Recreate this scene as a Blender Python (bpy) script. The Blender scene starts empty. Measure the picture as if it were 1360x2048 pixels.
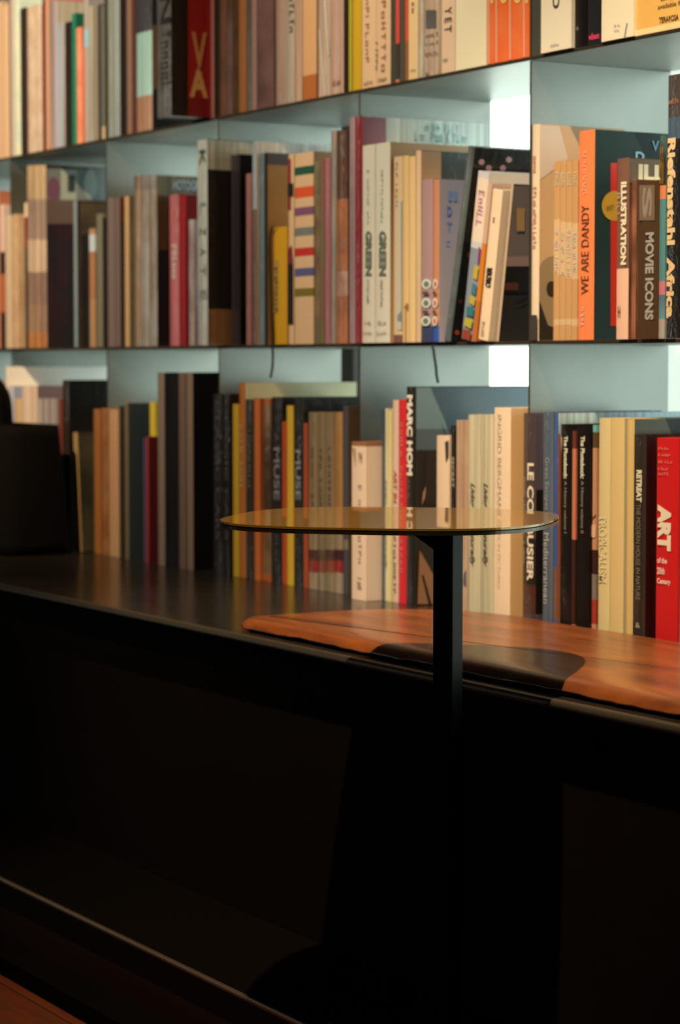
import bpy, bmesh, math, random
from mathutils import Vector, Matrix
random.seed(7)
S = bpy.context.scene
COL = S.collection

# ------------------------------------------------------------------ camera
TH = math.radians(59.13)                 # heading, turned left of the shelf normal
FPX = 4691.0
PITCH = math.atan(296.0 / FPX)
CAMZ = 0.870
F = Vector((-math.sin(TH) * math.cos(PITCH), math.cos(TH) * math.cos(PITCH), -math.sin(PITCH)))
Rt = Vector((math.cos(TH), math.sin(TH), 0))
Up = Rt.cross(F)
CAM = Vector((0, 0, CAMZ))
cam = bpy.data.cameras.new('camera')
cam.sensor_fit = 'VERTICAL'
cam.sensor_height = 36.0
cam.lens = FPX / 2048 * 36.0
cam.clip_start = 0.05
cam.dof.use_dof = True
cam.dof.focus_distance = 2.60
cam.dof.aperture_fstop = 7.0
camo = bpy.data.objects.new('camera', cam)
COL.objects.link(camo)
camo.location = CAM
camo.rotation_euler = Matrix((Rt, Up, -F)).transposed().to_euler()
S.camera = camo

S.view_settings.view_transform = 'Standard'
S.view_settings.look = 'None'
S.view_settings.gamma = 1.0
S.view_settings.exposure = 0.0
S.view_settings.use_curve_mapping = False
S.render.film_transparent = False

# ------------------------------------------------------------------ world and lamps
w = bpy.data.worlds.new('room_air'); S.world = w
w.use_nodes = True
w.node_tree.nodes['Background'].inputs[0].default_value = (1.0, 0.62, 0.36, 1)
w.node_tree.nodes['Background'].inputs[1].default_value = 0.012

def spot(name, loc, target, power, size_deg, blend, radius, color):
    l = bpy.data.lights.new(name, 'SPOT')
    l.energy = power; l.spot_size = math.radians(size_deg); l.spot_blend = blend
    l.shadow_soft_size = radius; l.color = color
    o = bpy.data.objects.new(name, l); COL.objects.link(o)
    o.location = loc
    o.rotation_euler = (Vector(target) - Vector(loc)).to_track_quat('-Z', 'Y').to_euler()
    return o

WARM = (1.0, 0.66, 0.34)
spot('ceiling_spotlight', (-1.93, 0.90, 2.97), (-2.50, 1.72, 0.52), 520, 41, 0.8, 0.02, WARM)
spot('ceiling_spotlight', (-3.20, 0.45, 2.90), (-3.25, 1.94, 1.08), 300, 40, 1.0, 0.03, WARM)
spot('ceiling_spotlight', (-3.40, 0.10, 2.90), (-4.60, 1.94, 1.08), 600, 44, 1.0, 0.03, WARM)
spot('ceiling_spotlight', (-2.45, -0.60, 2.90), (-2.70, 1.94, 1.00), 28, 30, 1.0, 0.03, WARM)
def area(name, loc, target, power, sx, sy, color):
    l = bpy.data.lights.new(name, 'AREA'); l.shape = 'RECTANGLE'; l.size = sx; l.size_y = sy; l.energy = power; l.color = color
    o = bpy.data.objects.new(name, l); COL.objects.link(o); o.location = loc
    o.rotation_euler = (Vector(target) - Vector(loc)).to_track_quat('-Z', 'Y').to_euler()
area('added_streak_light', (-9.5, -2.2, 1.5), (-3.2, 1.9, 1.1), 6, 0.25, 1.9, (0.95, 1.0, 0.9))  # unseen area light added for cool streaks on the wrapped spines

# ------------------------------------------------------------------ picture <-> place
def ray(x, y):
    return F + Rt * ((x - 680) / FPX) + Up * ((1024 - y) / FPX)
def onY(x, y, Y):
    r = ray(x, y); return CAM + r * (Y / r.y)
def onZ(x, y, Z):
    r = ray(x, y); return CAM + r * ((Z - CAMZ) / r.z)

YF = 1.939          # front plane of the shelving
Z1, Z2, ZB = 1.3012, 0.9025, 0.502       # top of upper board, middle board, bench
TB = 0.005          # board thickness
SD = 0.25           # shelf depth
YB = 1.924          # spines on the bench
# ------------------------------------------------------------------ materials
def lin(c):
    c = c / 255.0
    return c / 12.92 if c <= 0.04045 else ((c + 0.055) / 1.055) ** 2.4
WHITE = [lin(v) for v in (240, 196, 138)]
GREYW = [lin(v) for v in (238, 206, 160)]
SIDEW = [lin(v) for v in (246, 226, 190)]
def paint(c, g=1.0, side=False):
    """surface colour of a thing seen under the warm lamps"""
    k = min(1.0, max(c) / 200.0)
    Ws = SIDEW if side else [a * k + b * (1 - k) for a, b in zip(WHITE, GREYW)]
    return tuple(min(0.86, max(0.004, lin(v) / W * 0.72 * g)) for v, W in zip(c, Ws)) + (1,)
def raw(c):
    return tuple(min(0.9, max(0.004, lin(v))) for v in c) + (1,)

_mats = {}
def mat(name, col, rough=0.5, metal=0.0, spec=0.5, coat=0.0, bump=None, emit=None, noise=None, coatbump=0):
    key = (name, col, rough, metal, spec, coat, bump, emit, noise, coatbump)
    if key in _mats: return _mats[key]
    m = bpy.data.materials.new(name); m.use_nodes = True
    nt = m.node_tree; b = nt.nodes['Principled BSDF']
    b.inputs['Base Color'].default_value = col
    b.inputs['Roughness'].default_value = rough
    b.inputs['Metallic'].default_value = metal
    b.inputs['Specular IOR Level'].default_value = spec
    b.inputs['Coat Weight'].default_value = coat
    b.inputs['Coat Roughness'].default_value = 0.12
    tc = nt.nodes.new('ShaderNodeTexCoord')
    if noise:
        col2, sc, stretch = noise
        mp = nt.nodes.new('ShaderNodeMapping'); mp.inputs['Scale'].default_value = stretch
        nz = nt.nodes.new('ShaderNodeTexNoise'); nz.inputs['Scale'].default_value = sc; nz.inputs['Detail'].default_value = 5
        rp = nt.nodes.new('ShaderNodeValToRGB')
        rp.color_ramp.elements[0].position = 0.36; rp.color_ramp.elements[0].color = col
        rp.color_ramp.elements[1].position = 0.66; rp.color_ramp.elements[1].color = col2
        nt.links.new(tc.outputs['Object'], mp.inputs[0]); nt.links.new(mp.outputs[0], nz.inputs['Vector'])
        nt.links.new(nz.outputs['Fac'], rp.inputs[0]); nt.links.new(rp.outputs[0], b.inputs['Base Color'])
    if bump:
        sc, st, stretch = bump
        mp = nt.nodes.new('ShaderNodeMapping'); mp.inputs['Scale'].default_value = stretch
        nz = nt.nodes.new('ShaderNodeTexNoise'); nz.inputs['Scale'].default_value = sc; nz.inputs['Detail'].default_value = 4
        bp = nt.nodes.new('ShaderNodeBump'); bp.inputs['Strength'].default_value = st; bp.inputs['Distance'].default_value = 0.002
        nt.links.new(tc.outputs['Object'], mp.inputs[0]); nt.links.new(mp.outputs[0], nz.inputs['Vector'])
        nt.links.new(nz.outputs['Fac'], bp.inputs['Height']); nt.links.new(bp.outputs[0], b.inputs['Normal'])
    if emit:
        b.inputs['Emission Color'].default_value = emit[0]; b.inputs['Emission Strength'].default_value = emit[1]
    _mats[key] = m
    return m

def bookmat(name, bands, mot=None, wrap=False, rough=0.5, vstripe=None):
    """bands: list of (z0, colour) rising from the foot of the book; mot: (colour, scale, amount)"""
    m = bpy.data.materials.new(name); m.use_nodes = True
    nt = m.node_tree; b = nt.nodes['Principled BSDF']; L = nt.links.new
    tc = nt.nodes.new('ShaderNodeTexCoord')
    out = None
    if len(bands) > 1:
        sx = nt.nodes.new('ShaderNodeSeparateXYZ'); L(tc.outputs['Object'], sx.inputs[0])
        mr = nt.nodes.new('ShaderNodeMath'); mr.operation = 'MULTIPLY'; mr.inputs[1].default_value = 2.0
        L(sx.outputs['Z'], mr.inputs[0])
        rp = nt.nodes.new('ShaderNodeValToRGB'); rp.color_ramp.interpolation = 'CONSTANT'
        els = rp.color_ramp.elements
        els[0].position = 0; els[0].color = bands[0][1]
        els.remove(els[1])
        for z, c in bands[1:]:
            e = els.new(min(1, max(0, z * 2.0))); e.color = c
        L(mr.outputs[0], rp.inputs[0]); out = rp.outputs[0]
    if mot:
        c2, sc, amt = mot
        mp = nt.nodes.new('ShaderNodeMapping')
        mp.inputs['Location'].default_value = (random.random() * 9, random.random() * 9, random.random() * 9)
        nz = nt.nodes.new('ShaderNodeTexNoise'); nz.inputs['Scale'].default_value = sc; nz.inputs['Detail'].default_value = 3
        L(tc.outputs['Object'], mp.inputs[0]); L(mp.outputs[0], nz.inputs['Vector'])
        rr = nt.nodes.new('ShaderNodeMapRange'); rr.inputs['From Min'].default_value = 0.40; rr.inputs['From Max'].default_value = 0.62
        rr.inputs['To Max'].default_value = amt
        L(nz.outputs['Fac'], rr.inputs[0])
        mx = nt.nodes.new('ShaderNodeMix'); mx.data_type = 'RGBA'
        L(rr.outputs[0], mx.inputs[0]); mx.inputs[7].default_value = c2
        if out: L(out, mx.inputs[6])
        else: mx.inputs[6].default_value = bands[0][1]
        out = mx.outputs[2]
    if wrap:                               # light and dark streaks of creased film painted into the colour
        mp = nt.nodes.new('ShaderNodeMapping'); mp.inputs['Scale'].default_value = (120, 120, 2.5)
        mp.inputs['Location'].default_value = (random.random() * 50, random.random() * 50, random.random() * 50)
        nz = nt.nodes.new('ShaderNodeTexNoise'); nz.inputs['Scale'].default_value = 1.0; nz.inputs['Detail'].default_value = 2
        L(tc.outputs['Object'], mp.inputs[0]); L(mp.outputs[0], nz.inputs['Vector'])
        rr = nt.nodes.new('ShaderNodeMapRange'); rr.inputs['From Min'].default_value = 0.3; rr.inputs['From Max'].default_value = 0.7
        rr.inputs['To Min'].default_value = 0.62; rr.inputs['To Max'].default_value = 1.15
        L(nz.outputs['Fac'], rr.inputs[0])
        mx = nt.nodes.new('ShaderNodeMix'); mx.data_type = 'RGBA'; mx.blend_type = 'MULTIPLY'; mx.inputs[0].default_value = 1.0
        if out: L(out, mx.inputs[6])
        else: mx.inputs[6].default_value = bands[0][1]
        L(rr.outputs[0], mx.inputs[7]); out = mx.outputs[2]
    if max(bands[0][1][:3]) < 0.05: b.inputs['Specular IOR Level'].default_value = 0.25
    if out: L(out, b.inputs['Base Color'])
    else: b.inputs['Base Color'].default_value = bands[0][1]
    b.inputs['Roughness'].default_value = rough
    if wrap:
        b.inputs['Coat Weight'].default_value = 0.8; b.inputs['Coat Roughness'].default_value = 0.09
        mp = nt.nodes.new('ShaderNodeMapping'); mp.inputs['Scale'].default_value = (1, 1, 0.35)
        mp.inputs['Location'].default_value = (random.random() * 9, random.random() * 9, random.random() * 9)
        nz = nt.nodes.new('ShaderNodeTexNoise'); nz.inputs['Scale'].default_value = 75; nz.inputs['Detail'].default_value = 3
        nz.inputs['Distortion'].default_value = 1.2
        bp = nt.nodes.new('ShaderNodeBump'); bp.inputs['Strength'].default_value = 0.75; bp.inputs['Distance'].default_value = 0.0016
        L(tc.outputs['Object'], mp.inputs[0]); L(mp.outputs[0], nz.inputs['Vector'])
        L(nz.outputs['Fac'], bp.inputs['Height']); L(bp.outputs[0], b.inputs['Coat Normal'])
    return m

# ------------------------------------------------------------------ mesh helpers
def link(name, bm, mats, parent=None, smooth=False):
    me = bpy.data.meshes.new(name)
    bmesh.ops.recalc_face_normals(bm, faces=bm.faces)
    bm.to_mesh(me); bm.free()
    for m in (mats if isinstance(mats, (list, tuple)) else [mats]): me.materials.append(m)
    if smooth:
        for p in me.polygons: p.use_smooth = True
    o = bpy.data.objects.new(name, me); COL.objects.link(o)
    if parent: o.parent = parent
    return o
def addbox(bm, a, b, mi=0, bev=0):
    x0, y0, z0 = a; x1, y1, z1 = b
    v = [bm.verts.new(p) for p in ((x0,y0,z0),(x1,y0,z0),(x1,y1,z0),(x0,y1,z0),(x0,y0,z1),(x1,y0,z1),(x1,y1,z1),(x0,y1,z1))]
    fs = [bm.faces.new([v[i] for i in q]) for q in ((0,3,2,1),(4,5,6,7),(0,1,5,4),(1,2,6,5),(2,3,7,6),(3,0,4,7))]
    for f in fs: f.material_index = mi
    if bev:
        es = list({e for f in fs for e in f.edges})
        bmesh.ops.bevel(bm, geom=es, offset=bev, segments=2, affect='EDGES', profile=0.5)
    return fs
def addprism(bm, pts, z0, z1, mi=0):
    """closed outline pts (x, y) raised from z0 to z1"""
    lo = [bm.verts.new((x, y, z0)) for x, y in pts]; hi = [bm.verts.new((x, y, z1)) for x, y in pts]
    n = len(pts)
    fs = [bm.faces.new((lo[i], lo[(i+1) % n], hi[(i+1) % n], hi[i])) for i in range(n)]
    fs += [bm.faces.new(hi), bm.faces.new(lo[::-1])]
    for f in fs: f.material_index = mi
    return fs
def root(name, loc, label, cat, group=None):
    o = bpy.data.objects.new(name, None); COL.objects.link(o)
    o.empty_display_size = 0.02
    o.location = loc; o['label'] = label; o['category'] = cat
    if group: o['group'] = group
    return o
def tag(o, label, cat, group=None):
    o['label'] = label; o['category'] = cat
    if group: o['group'] = group
    return o
def structure(name, bm, m, parent=None):
    o = link(name, bm, m, parent)
    if not parent: o['kind'] = 'structure'
    return o

# ------------------------------------------------------------------ lettering
def text_verts(s, bold=0.0, shear=0.0):
    cu = bpy.data.curves.new('t', 'FONT'); cu.body = s; cu.size = 1; cu.offset = bold; cu.shear = shear
    cu.resolution_u = 3
    o = bpy.data.objects.new('t', cu); COL.objects.link(o)
    bpy.context.view_layer.update()
    dg = bpy.context.evaluated_depsgraph_get()
    me = bpy.data.meshes.new_from_object(o.evaluated_get(dg))
    bpy.data.objects.remove(o); bpy.data.curves.remove(cu)
    vs = [v.co.copy() for v in me.vertices]; fs = [tuple(p.vertices) for p in me.polygons]
    bpy.data.meshes.remove(me)
    x0 = min(v.x for v in vs); x1 = max(v.x for v in vs); y0 = min(v.y for v in vs); y1 = max(v.y for v in vs)
    return [((v.x-x0)/(x1-x0), (v.y-y0)/(y1-y0)) for v in vs], fs
def mark_verts(n, seed=0):
    """a row of small unreadable strokes, unit box"""
    rr = random.Random(seed); vs = []; fs = []
    a = 0.28
    forms = [[(0, 0, a, 1)], [(0, 0, a, 1), (0, 0, 1, .18)], [(0, 0, a, 1), (1-a, 0, 1, 1), (0, .42, 1, .58)], [(0, 0, a, 1), (0, 0, .9, .16), (0, .84, .9, 1), (0, .42, .8, .58)],
             [(0, 0, a, .72), (1-a, 0, 1, .72), (0, .56, 1, .72)], [(0, 0, a, .72), (1-a, 0, 1, .72), (0, .58, 1, .72), (0, 0, 1, .14)], [(.36, 0, .64, 1), (0, .84, 1, 1)], [(0, 0, a, 1), (0, .84, .9, 1), (0, .45, .9, .6), (.7, .5, .95, .95)]]
    x = 0.0
    for i in range(n):
        w_ = 0.72 / n
        if n > 7 and rr.random() < 0.14: x += 1.0 / n; continue
        for bx in rr.choice(forms):
            k = len(vs); vs += [(x + bx[0] * w_, bx[1]), (x + bx[2] * w_, bx[1]), (x + bx[2] * w_, bx[3]), (x + bx[0] * w_, bx[3])]; fs.append((k, k+1, k+2, k+3))
        x += 1.0 / n
    return vs, fs
def place_flat(name, vs, fs, frame, m, parent, lift=0.0006):
    """frame: function (u, v) -> local point on the surface, with outward normal"""
    bm = bmesh.new()
    vv = [bm.verts.new(frame(u, v, lift)) for u, v in vs]
    for f in fs:
        try: bm.faces.new([vv[i] for i in f])
        except ValueError: pass
    me = bpy.data.meshes.new(name); bm.to_mesh(me); bm.free(); me.materials.append(m)
    o = bpy.data.objects.new(name, me); COL.objects.link(o); o.parent = parent
    return o

# ------------------------------------------------------------------ books
PAGE = mat('page_paper', (0.66, 0.60, 0.48, 1), 0.9, noise=((0.50, 0.44, 0.33, 1), 6.0, (260, 1, 1)))
ROWS = {'T': dict(z=Z1, y=YF, ref=120, group='books on the upper shelf', H=0.385),
        'M': dict(z=Z2, y=YF, ref=500, group='books on the middle shelf', H=0.385),
        'B': dict(z=ZB, y=YB, ref=950, group='books standing on the bench', H=0.385)}
BOOKS = []
PLACED = {'T': [], 'M': [], 'B': []}
def book(row, x0, x1, yt, c, label, **o):
    BOOKS.append(dict(row=row, x0=x0, x1=x1, yt=yt, c=c, label=label, **o))

def build_book(b):
    R = ROWS[b['row']]
    out = b.get('out', 0.0)
    yf = R['y'] - out
    tilt = math.radians(b.get('tilt', 0))
    yref = b.get('ref', R['ref'])
    X0 = onY(b['x0'], yref, yf).x + 0.0003; X1 = onY(b['x1'], yref, yf).x - 0.0003
    lo, hi = bay_limits(b['row'], (X0 + X1) / 2)
    if yf > YF - 0.2:
        X0 = max(X0, lo + 0.001); X1 = min(X1, hi - 0.001)
    if not b.get('tilt'):
        d_ = b.get('d', 0.19)
        for (a0, a1, ya, yb_) in PLACED[b['row']]:
            if X0 < a1 and X1 > a0 and yf < yb_ and yf + d_ > ya:
                if X1 - a1 > 0.003: X0 = a1 + 0.0002
                elif a0 - X0 > 0.003 and (X0 + X1) < (a0 + a1): X1 = a0 - 0.0002
                else:
                    w_ = max(0.003, min(X1 - X0, 0.012)); X0 = a1 + 0.0002; X1 = X0 + w_
        PLACED[b['row']].append((X0, X1, yf, yf + d_))
    t = X1 - X0
    zb = R['z'] + 0.0003
    yt = b['yt']
    H = (onY(b['x0'], yt, yf).z - zb) if yt is not None else random.uniform(0.27, 0.31)
    if tilt: H = H / math.cos(tilt)
    H = min(H, R['H'])
    d = b.get('d', 0.19 if H > 0.22 else 0.15)
    g = b.get('g', 1.0)
    rt = root('book', ((X0 + X1) / 2, yf, zb), b['label'], b.get('cat', 'book'), R['group'])
    if tilt:
        # leaning: stands on its lower corner
        px = X1 if tilt > 0 else X0
        rt.location = (px, yf, zb); rt.rotation_euler = (0, tilt, 0)
        off = (-t / 2 if tilt > 0 else t / 2)
    else: off = 0.0
    M = Matrix.Translation(rt.location) @ Matrix.Rotation(tilt, 4, 'Y') @ Matrix.Translation((off, 0, 0))
    Mi = M.inverted()
    def local_hit(x, y, face):
        o3 = Mi @ CAM; r3 = Mi.to_3x3() @ ray(x, y)
        if face == 'spine': k = (0 - o3.y) / r3.y
        else: k = (t / 2 - o3.x) / r3.x
        return o3 + r3 * k
    def zl(y):                              # height on the spine of a picture row
        return max(0.0, min(H, local_hit((b['x0'] + b['x1']) / 2, y, 'spine').z))
    # materials
    def mk(nm, base, bands, mot, sd=False):
        lst = [(0, paint(base, g, sd))]
        for (ya, yb, cc) in sorted(bands or [], key=lambda q: -q[1]):
            za, zc = zl(yb), zl(ya)
            lst.append((za, paint(cc, g, sd))); lst.append((zc, paint(base, g, sd)))
        lst2 = [lst[0]]
        for z, cc in lst[1:]:
            if abs(z - lst2[-1][0]) < 1e-4: lst2[-1] = (z, cc)
            else: lst2.append((z, cc))
        mo = (paint(mot[0], g, sd), mot[1], mot[2]) if mot else None
        return bookmat(nm, lst2, mo, b.get('wrap', False), b.get('rough', 0.45))
    ms = mk('spine_print', b['c'], b.get('bands'), b.get('mot'))
    sc = b.get('s')
    msd = mk('cover_print', sc or b['c'], b.get('sb') if sc else b.get('bands'), b.get('smot') or (None if sc else b.get('mot')), bool(sc))
    # cover shell (spine + two boards)
    hard = b.get('hard', t > 0.012 and H > 0.18)
    th = 0.0024 if hard else 0.0006
    th = min(th, t / 4)
    bul = b.get('bulge', 0.0015 if hard else 0.0004)
    outer = []; inner = []
    NS = 5
    for i in range(NS + 1):
        a = -1 + 2 * i / NS
        outer.append((off + a * t / 2, bul * (a * a)))
        inner.append((off + a * (t / 2 - th), th + bul * (a * a)))
    path = [(off - t/2, d)] + outer + [(off + t/2, d), (off + t/2 - th, d)] + inner[::-1] + [(off - t/2 + th, d)]
    bm = bmesh.new()
    fs = addprism(bm, path, 0, H)
    n = len(path)
    for i in range(n):
        if i == 0: fs[i].material_index = 2
        elif i == NS + 1: fs[i].material_index = 1
    for f in fs[n:]: f.material_index = 0
    cv = link('cover', bm, [ms, msd, ms], rt)
    # page block
    ins = 0.003 if hard else 0.0004
    bm = bmesh.new()
    addbox(bm, (off - t/2 + th, th + bul + 0.0008, ins), (off + t/2 - th, d - ins, H - ins))
    link('pages', bm, b.get('pm') or PAGE, rt)
    # lettering and pictures
    def tcol(c): return mat('printed_ink', paint(c, g), 0.5)
    for k, q in enumerate(b.get('txt', [])):
        # (string or stroke count, y0, y1, f0, f1, colour, direction, bold[, shear])
        s, y0, y1, f0, f1, cc, dr = q[:7]
        bold = q[7] if len(q) > 7 else 0.0
        sh = q[8] if len(q) > 8 else 0.0
        vs, fcs = (mark_verts(s, seed=hash((b['x0'], k)) % 999) if isinstance(s, int) else text_verts(s, bold, sh))
        za, zc = zl(y1), zl(y0)
        xa = off - t/2 + t * f0; xc = off - t/2 + t * f1
        def fr(u, v, e):
            if dr == 'd': return (xa + (xc - xa) * v, -e, zc - (zc - za) * u)
            if dr == 'u': return (xc - (xc - xa) * v, -e, za + (zc - za) * u)
            return (xa + (xc - xa) * u, -e, za + (zc - za) * v)
        place_flat('spine_lettering', vs, fcs, fr, tcol(cc), rt)
    for k, q in enumerate(b.get('pic', [])):
        # (face, colour, [(px, py) ...][, name])
        face, cc, pts = q[:3]; nm = q[3] if len(q) > 3 else ('spine_picture' if face == 'spine' else 'cover_picture')
        P = [local_hit(x, y, face) for x, y in pts]
        bm = bmesh.new(); e = 0.0004 + 0.0003 * k
        for p in P: p.z = max(0.001, min(H - 0.001, p.z))
        if face == 'spine':
            vv = [bm.verts.new((off + max(-t/2, min(t/2, p.x)), -e, p.z)) for p in P]
        else:
            vv = [bm.verts.new((off + t/2 + e, max(0.001, min(d - 0.001, p.y)), p.z)) for p in P]
        bm.faces.new(vv)
        me = bpy.data.meshes.new(nm); bm.to_mesh(me); bm.free()
        me.materials.append(mat('printed_picture', paint(cc, g, face == 'side'), 0.4, coat=0.4 if b.get('wrap') else 0.0))
        o = bpy.data.objects.new(nm, me); COL.objects.link(o); o.parent = rt
    for k, q in enumerate(b.get('stxt', [])):
        # lettering on the right-hand cover: (string, x0, y0, x1, y1, colour, dir, bold)
        s, xa, ya, xb, yb, cc, dr = q[:7]; bold = q[7] if len(q) > 7 else 0.0
        vs, fcs = (mark_verts(s, seed=k + 5) if isinstance(s, int) else text_verts(s, bold))
        A = local_hit(xa, yb, 'side'); Bq = local_hit(xb, ya, 'side')
        def fr(u, v, e):
            e = e + 0.0006
            if dr == 'd': return (off + t/2 + e, A.y + (Bq.y - A.y) * v, Bq.z + (A.z - Bq.z) * u)
            return (off + t/2 + e, A.y + (Bq.y - A.y) * u, A.z + (Bq.z - A.z) * v)
        place_flat('cover_lettering', vs, fcs, fr, tcol(cc), rt)
    b['root'] = rt
    return rt

def ell(cx, cy, rx, ry, n=20, a0=0, a1=360):
    return [(cx + rx * math.cos(math.radians(a0 + (a1 - a0) * i / n)), cy + ry * math.sin(math.radians(a0 + (a1 - a0) * i / n))) for i in range(n)]
def rect(x0, y0, x1, y1): return [(x0, y0), (x1, y0), (x1, y1), (x0, y1)]
# ------------------------------------------------------------------ the room
FLOORM = bpy.data.materials.new('red_wood_floor'); FLOORM.use_nodes = True
def _floor():
    nt = FLOORM.node_tree; b = nt.nodes['Principled BSDF']; L = nt.links.new
    tc = nt.nodes.new('ShaderNodeTexCoord')
    br = nt.nodes.new('ShaderNodeTexBrick'); br.inputs['Scale'].default_value = 1.0
    br.inputs['Brick Width'].default_value = 0.9; br.inputs['Row Height'].default_value = 0.09
    br.inputs['Mortar Size'].default_value = 0.0015
    br.inputs['Color1'].default_value = (0.16, 0.046, 0.018, 1); br.inputs['Color2'].default_value = (0.10, 0.026, 0.010, 1)
    br.inputs['Mortar'].default_value = (0.02, 0.008, 0.005, 1)
    mp = nt.nodes.new('ShaderNodeMapping'); mp.inputs['Rotation'].default_value = (0, 0, 0.0)
    nz = nt.nodes.new('ShaderNodeTexNoise'); nz.inputs['Scale'].default_value = 9
    m2 = nt.nodes.new('ShaderNodeMapping'); m2.inputs['Scale'].default_value = (1, 12, 1)
    mx = nt.nodes.new('ShaderNodeMix'); mx.data_type = 'RGBA'; mx.blend_type = 'MULTIPLY'; mx.inputs[0].default_value = 0.7
    L(tc.outputs['Object'], mp.inputs[0]); L(mp.outputs[0], br.inputs['Vector'])
    L(tc.outputs['Object'], m2.inputs[0]); L(m2.outputs[0], nz.inputs['Vector'])
    L(br.outputs['Color'], mx.inputs[6]); L(nz.outputs['Color'], mx.inputs[7]); L(mx.outputs[2], b.inputs['Base Color'])
    b.inputs['Roughness'].default_value = 0.35
_floor()
bm = bmesh.new(); addbox(bm, (-9, -3.5, -0.05), (3, 3.2, 0)); structure('floor', bm, FLOORM)
WALLM = mat('white_plaster', (0.72, 0.76, 0.72, 1), 0.9, bump=(60, 0.1, (1, 1, 1)))
bm = bmesh.new(); addbox(bm, (-9, 2.86, 0), (3, 2.96, 3.0)); structure('wall_back', bm, WALLM)

# lit frosted panels on the wall behind the open shelving
def light_panel(x0, x1, strength, label):
    r = root('light_panel', ((x0 + x1) / 2, 2.86, 0.45), label, 'light panel', 'lit panels behind the shelving')
    w2 = (x1 - x0) / 2
    bm = bmesh.new(); addbox(bm, (-w2 + 0.006, -0.05, 0.006), (w2 - 0.006, -0.002, 1.494), bev=0.002)
    link('diffuser', bm, mat('frosted_light_%d' % int(strength * 100), (0.8, 0.9, 0.84, 1), 0.6, emit=((0.84, 1.0, 0.89, 1), strength)), r)
    bm = bmesh.new()
    for a, b_ in (((-w2, -0.052, 0), (-w2 + 0.006, -0.001, 1.5)), ((w2 - 0.006, -0.052, 0), (w2, -0.001, 1.5)), ((-w2, -0.052, 0), (w2, -0.001, 0.006)), ((-w2, -0.052, 1.494), (w2, -0.001, 1.5))):
        addbox(bm, a, b_)
    link('frame', bm, mat('white_metal', (0.6, 0.65, 0.62, 1), 0.4), r)
for x0, x1, st, lb in [(-7.6, -6.6, 1.0, 'pale green frosted light panel at the far left end behind the shelves'),
                       (-6.59, -5.4, 1.1, 'frosted light panel glowing behind the second bay from the left'),
                       (-5.39, -4.55, 1.2, 'frosted light panel glowing in the narrow gap left of the middle divider'),
                       (-4.54, -3.78, 2.8, 'brightest white light panel, seen behind the pale wide art book'),
                       (-3.77, -3.56, 2.8, 'narrow bright light panel right of the brightest one'),  # out of view, added to brighten the pale covers
                       (-3.55, -3.32, 0.85, 'pale green light panel seen at the right edge behind the shelves'),
                       (-3.31, -2.35, 2.3, 'white light panel hidden behind the rightmost books'),  # from here on panels are added unseen, to light covers and steel dividers
                       (-2.34, -1.40, 2.2, 'white light panel past the right end of the photo'),
                       (-1.39, -0.40, 3.2, 'last light panel on the right, outside the photo')]:
    light_panel(x0, x1, st, lb)
# dark steel column between shelving and wall
c0 = onY(668, 500, 2.40); c1 = onY(707, 500, 2.40)
bm = bmesh.new()
cw = c1.x - c0.x
for q in ((0, 0, 0, cw, 0.008, 3.0), (0, 0.072, 0, cw, 0.080, 3.0), (cw / 2 - 0.004, 0.008, 0, cw / 2 + 0.004, 0.072, 3.0)):
    addbox(bm, (c0.x + q[0], 2.40 + q[1], q[2]), (c0.x + q[3], 2.40 + q[4], q[5]), bev=0.0015)
structure('trim_1', bm, mat('painted_column', (0.03, 0.035, 0.034, 1), 0.5))

# ------------------------------------------------------------------ shelving
STEEL = mat('grey_steel_sheet', (0.23, 0.252, 0.244, 1), 0.38, metal=0.86, noise=((0.29, 0.312, 0.302, 1), 3.0, (1, 1, 0.4)), bump=(14, 0.05, (1, 1, 1)))
SX0, SX1 = -6.6, onY(1497, 500, YF).x + 0.42
DIVX = [onY(x, 500, YF).x for x in (22, 212.5, 437, 718.5, 1059, 1497)]
pitchx = DIVX[5] - DIVX[4]
DIVX = [DIVX[0] - pitchx * k for k in (4, 3, 2, 1)] + DIVX
def bay_limits(row, x):
    lo, hi = SX0 + 0.01, SX1
    for d in DIVX:
        if row == 'T' and abs(d - DIVX[7]) < 1e-6: d = d - 0.0405
        if d <= x: lo = max(lo, d + 0.002)
        else: hi = min(hi, d - 0.002)
    return lo, hi
sh = root('shelving_unit', ((SX0 + SX1) / 2, YF, ZB), 'grey steel open-backed shelving wall filled with books', 'shelf')
cx = (SX0 + SX1) / 2
SEDGE = mat('dark_cut_edge', (0.020, 0.019, 0.017, 1), 0.5)
def front_dark(bm):
    for f in bm.faces:
        if f.calc_center_median().y < 0.001: f.material_index = 1
for z in (Z2, Z1, Z1 + 0.3987):
    bm = bmesh.new(); addbox(bm, (SX0 - cx, 0, z - TB - ZB), (SX1 - cx, SD, z - ZB), bev=0.0006); front_dark(bm); link('shelf_board', bm, [STEEL, SEDGE], sh)
for i, d in enumerate(DIVX):
    for z0, z1, k in ((ZB, Z2 - TB, 0), (Z2, Z1 - TB, 0), (Z1, Z1 + 0.3987 - TB, 1)):
        dd = d - (0.0405 if (k and i == 7) else 0)
        bm = bmesh.new(); addbox(bm, (dd - 0.002 - cx, 0.0002, z0 - ZB + 0.0003), (dd + 0.002 - cx, SD, z1 - ZB - 0.0003), bev=0.0006)
        front_dark(bm); link('divider', bm, [STEEL, SEDGE], sh)

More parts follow.
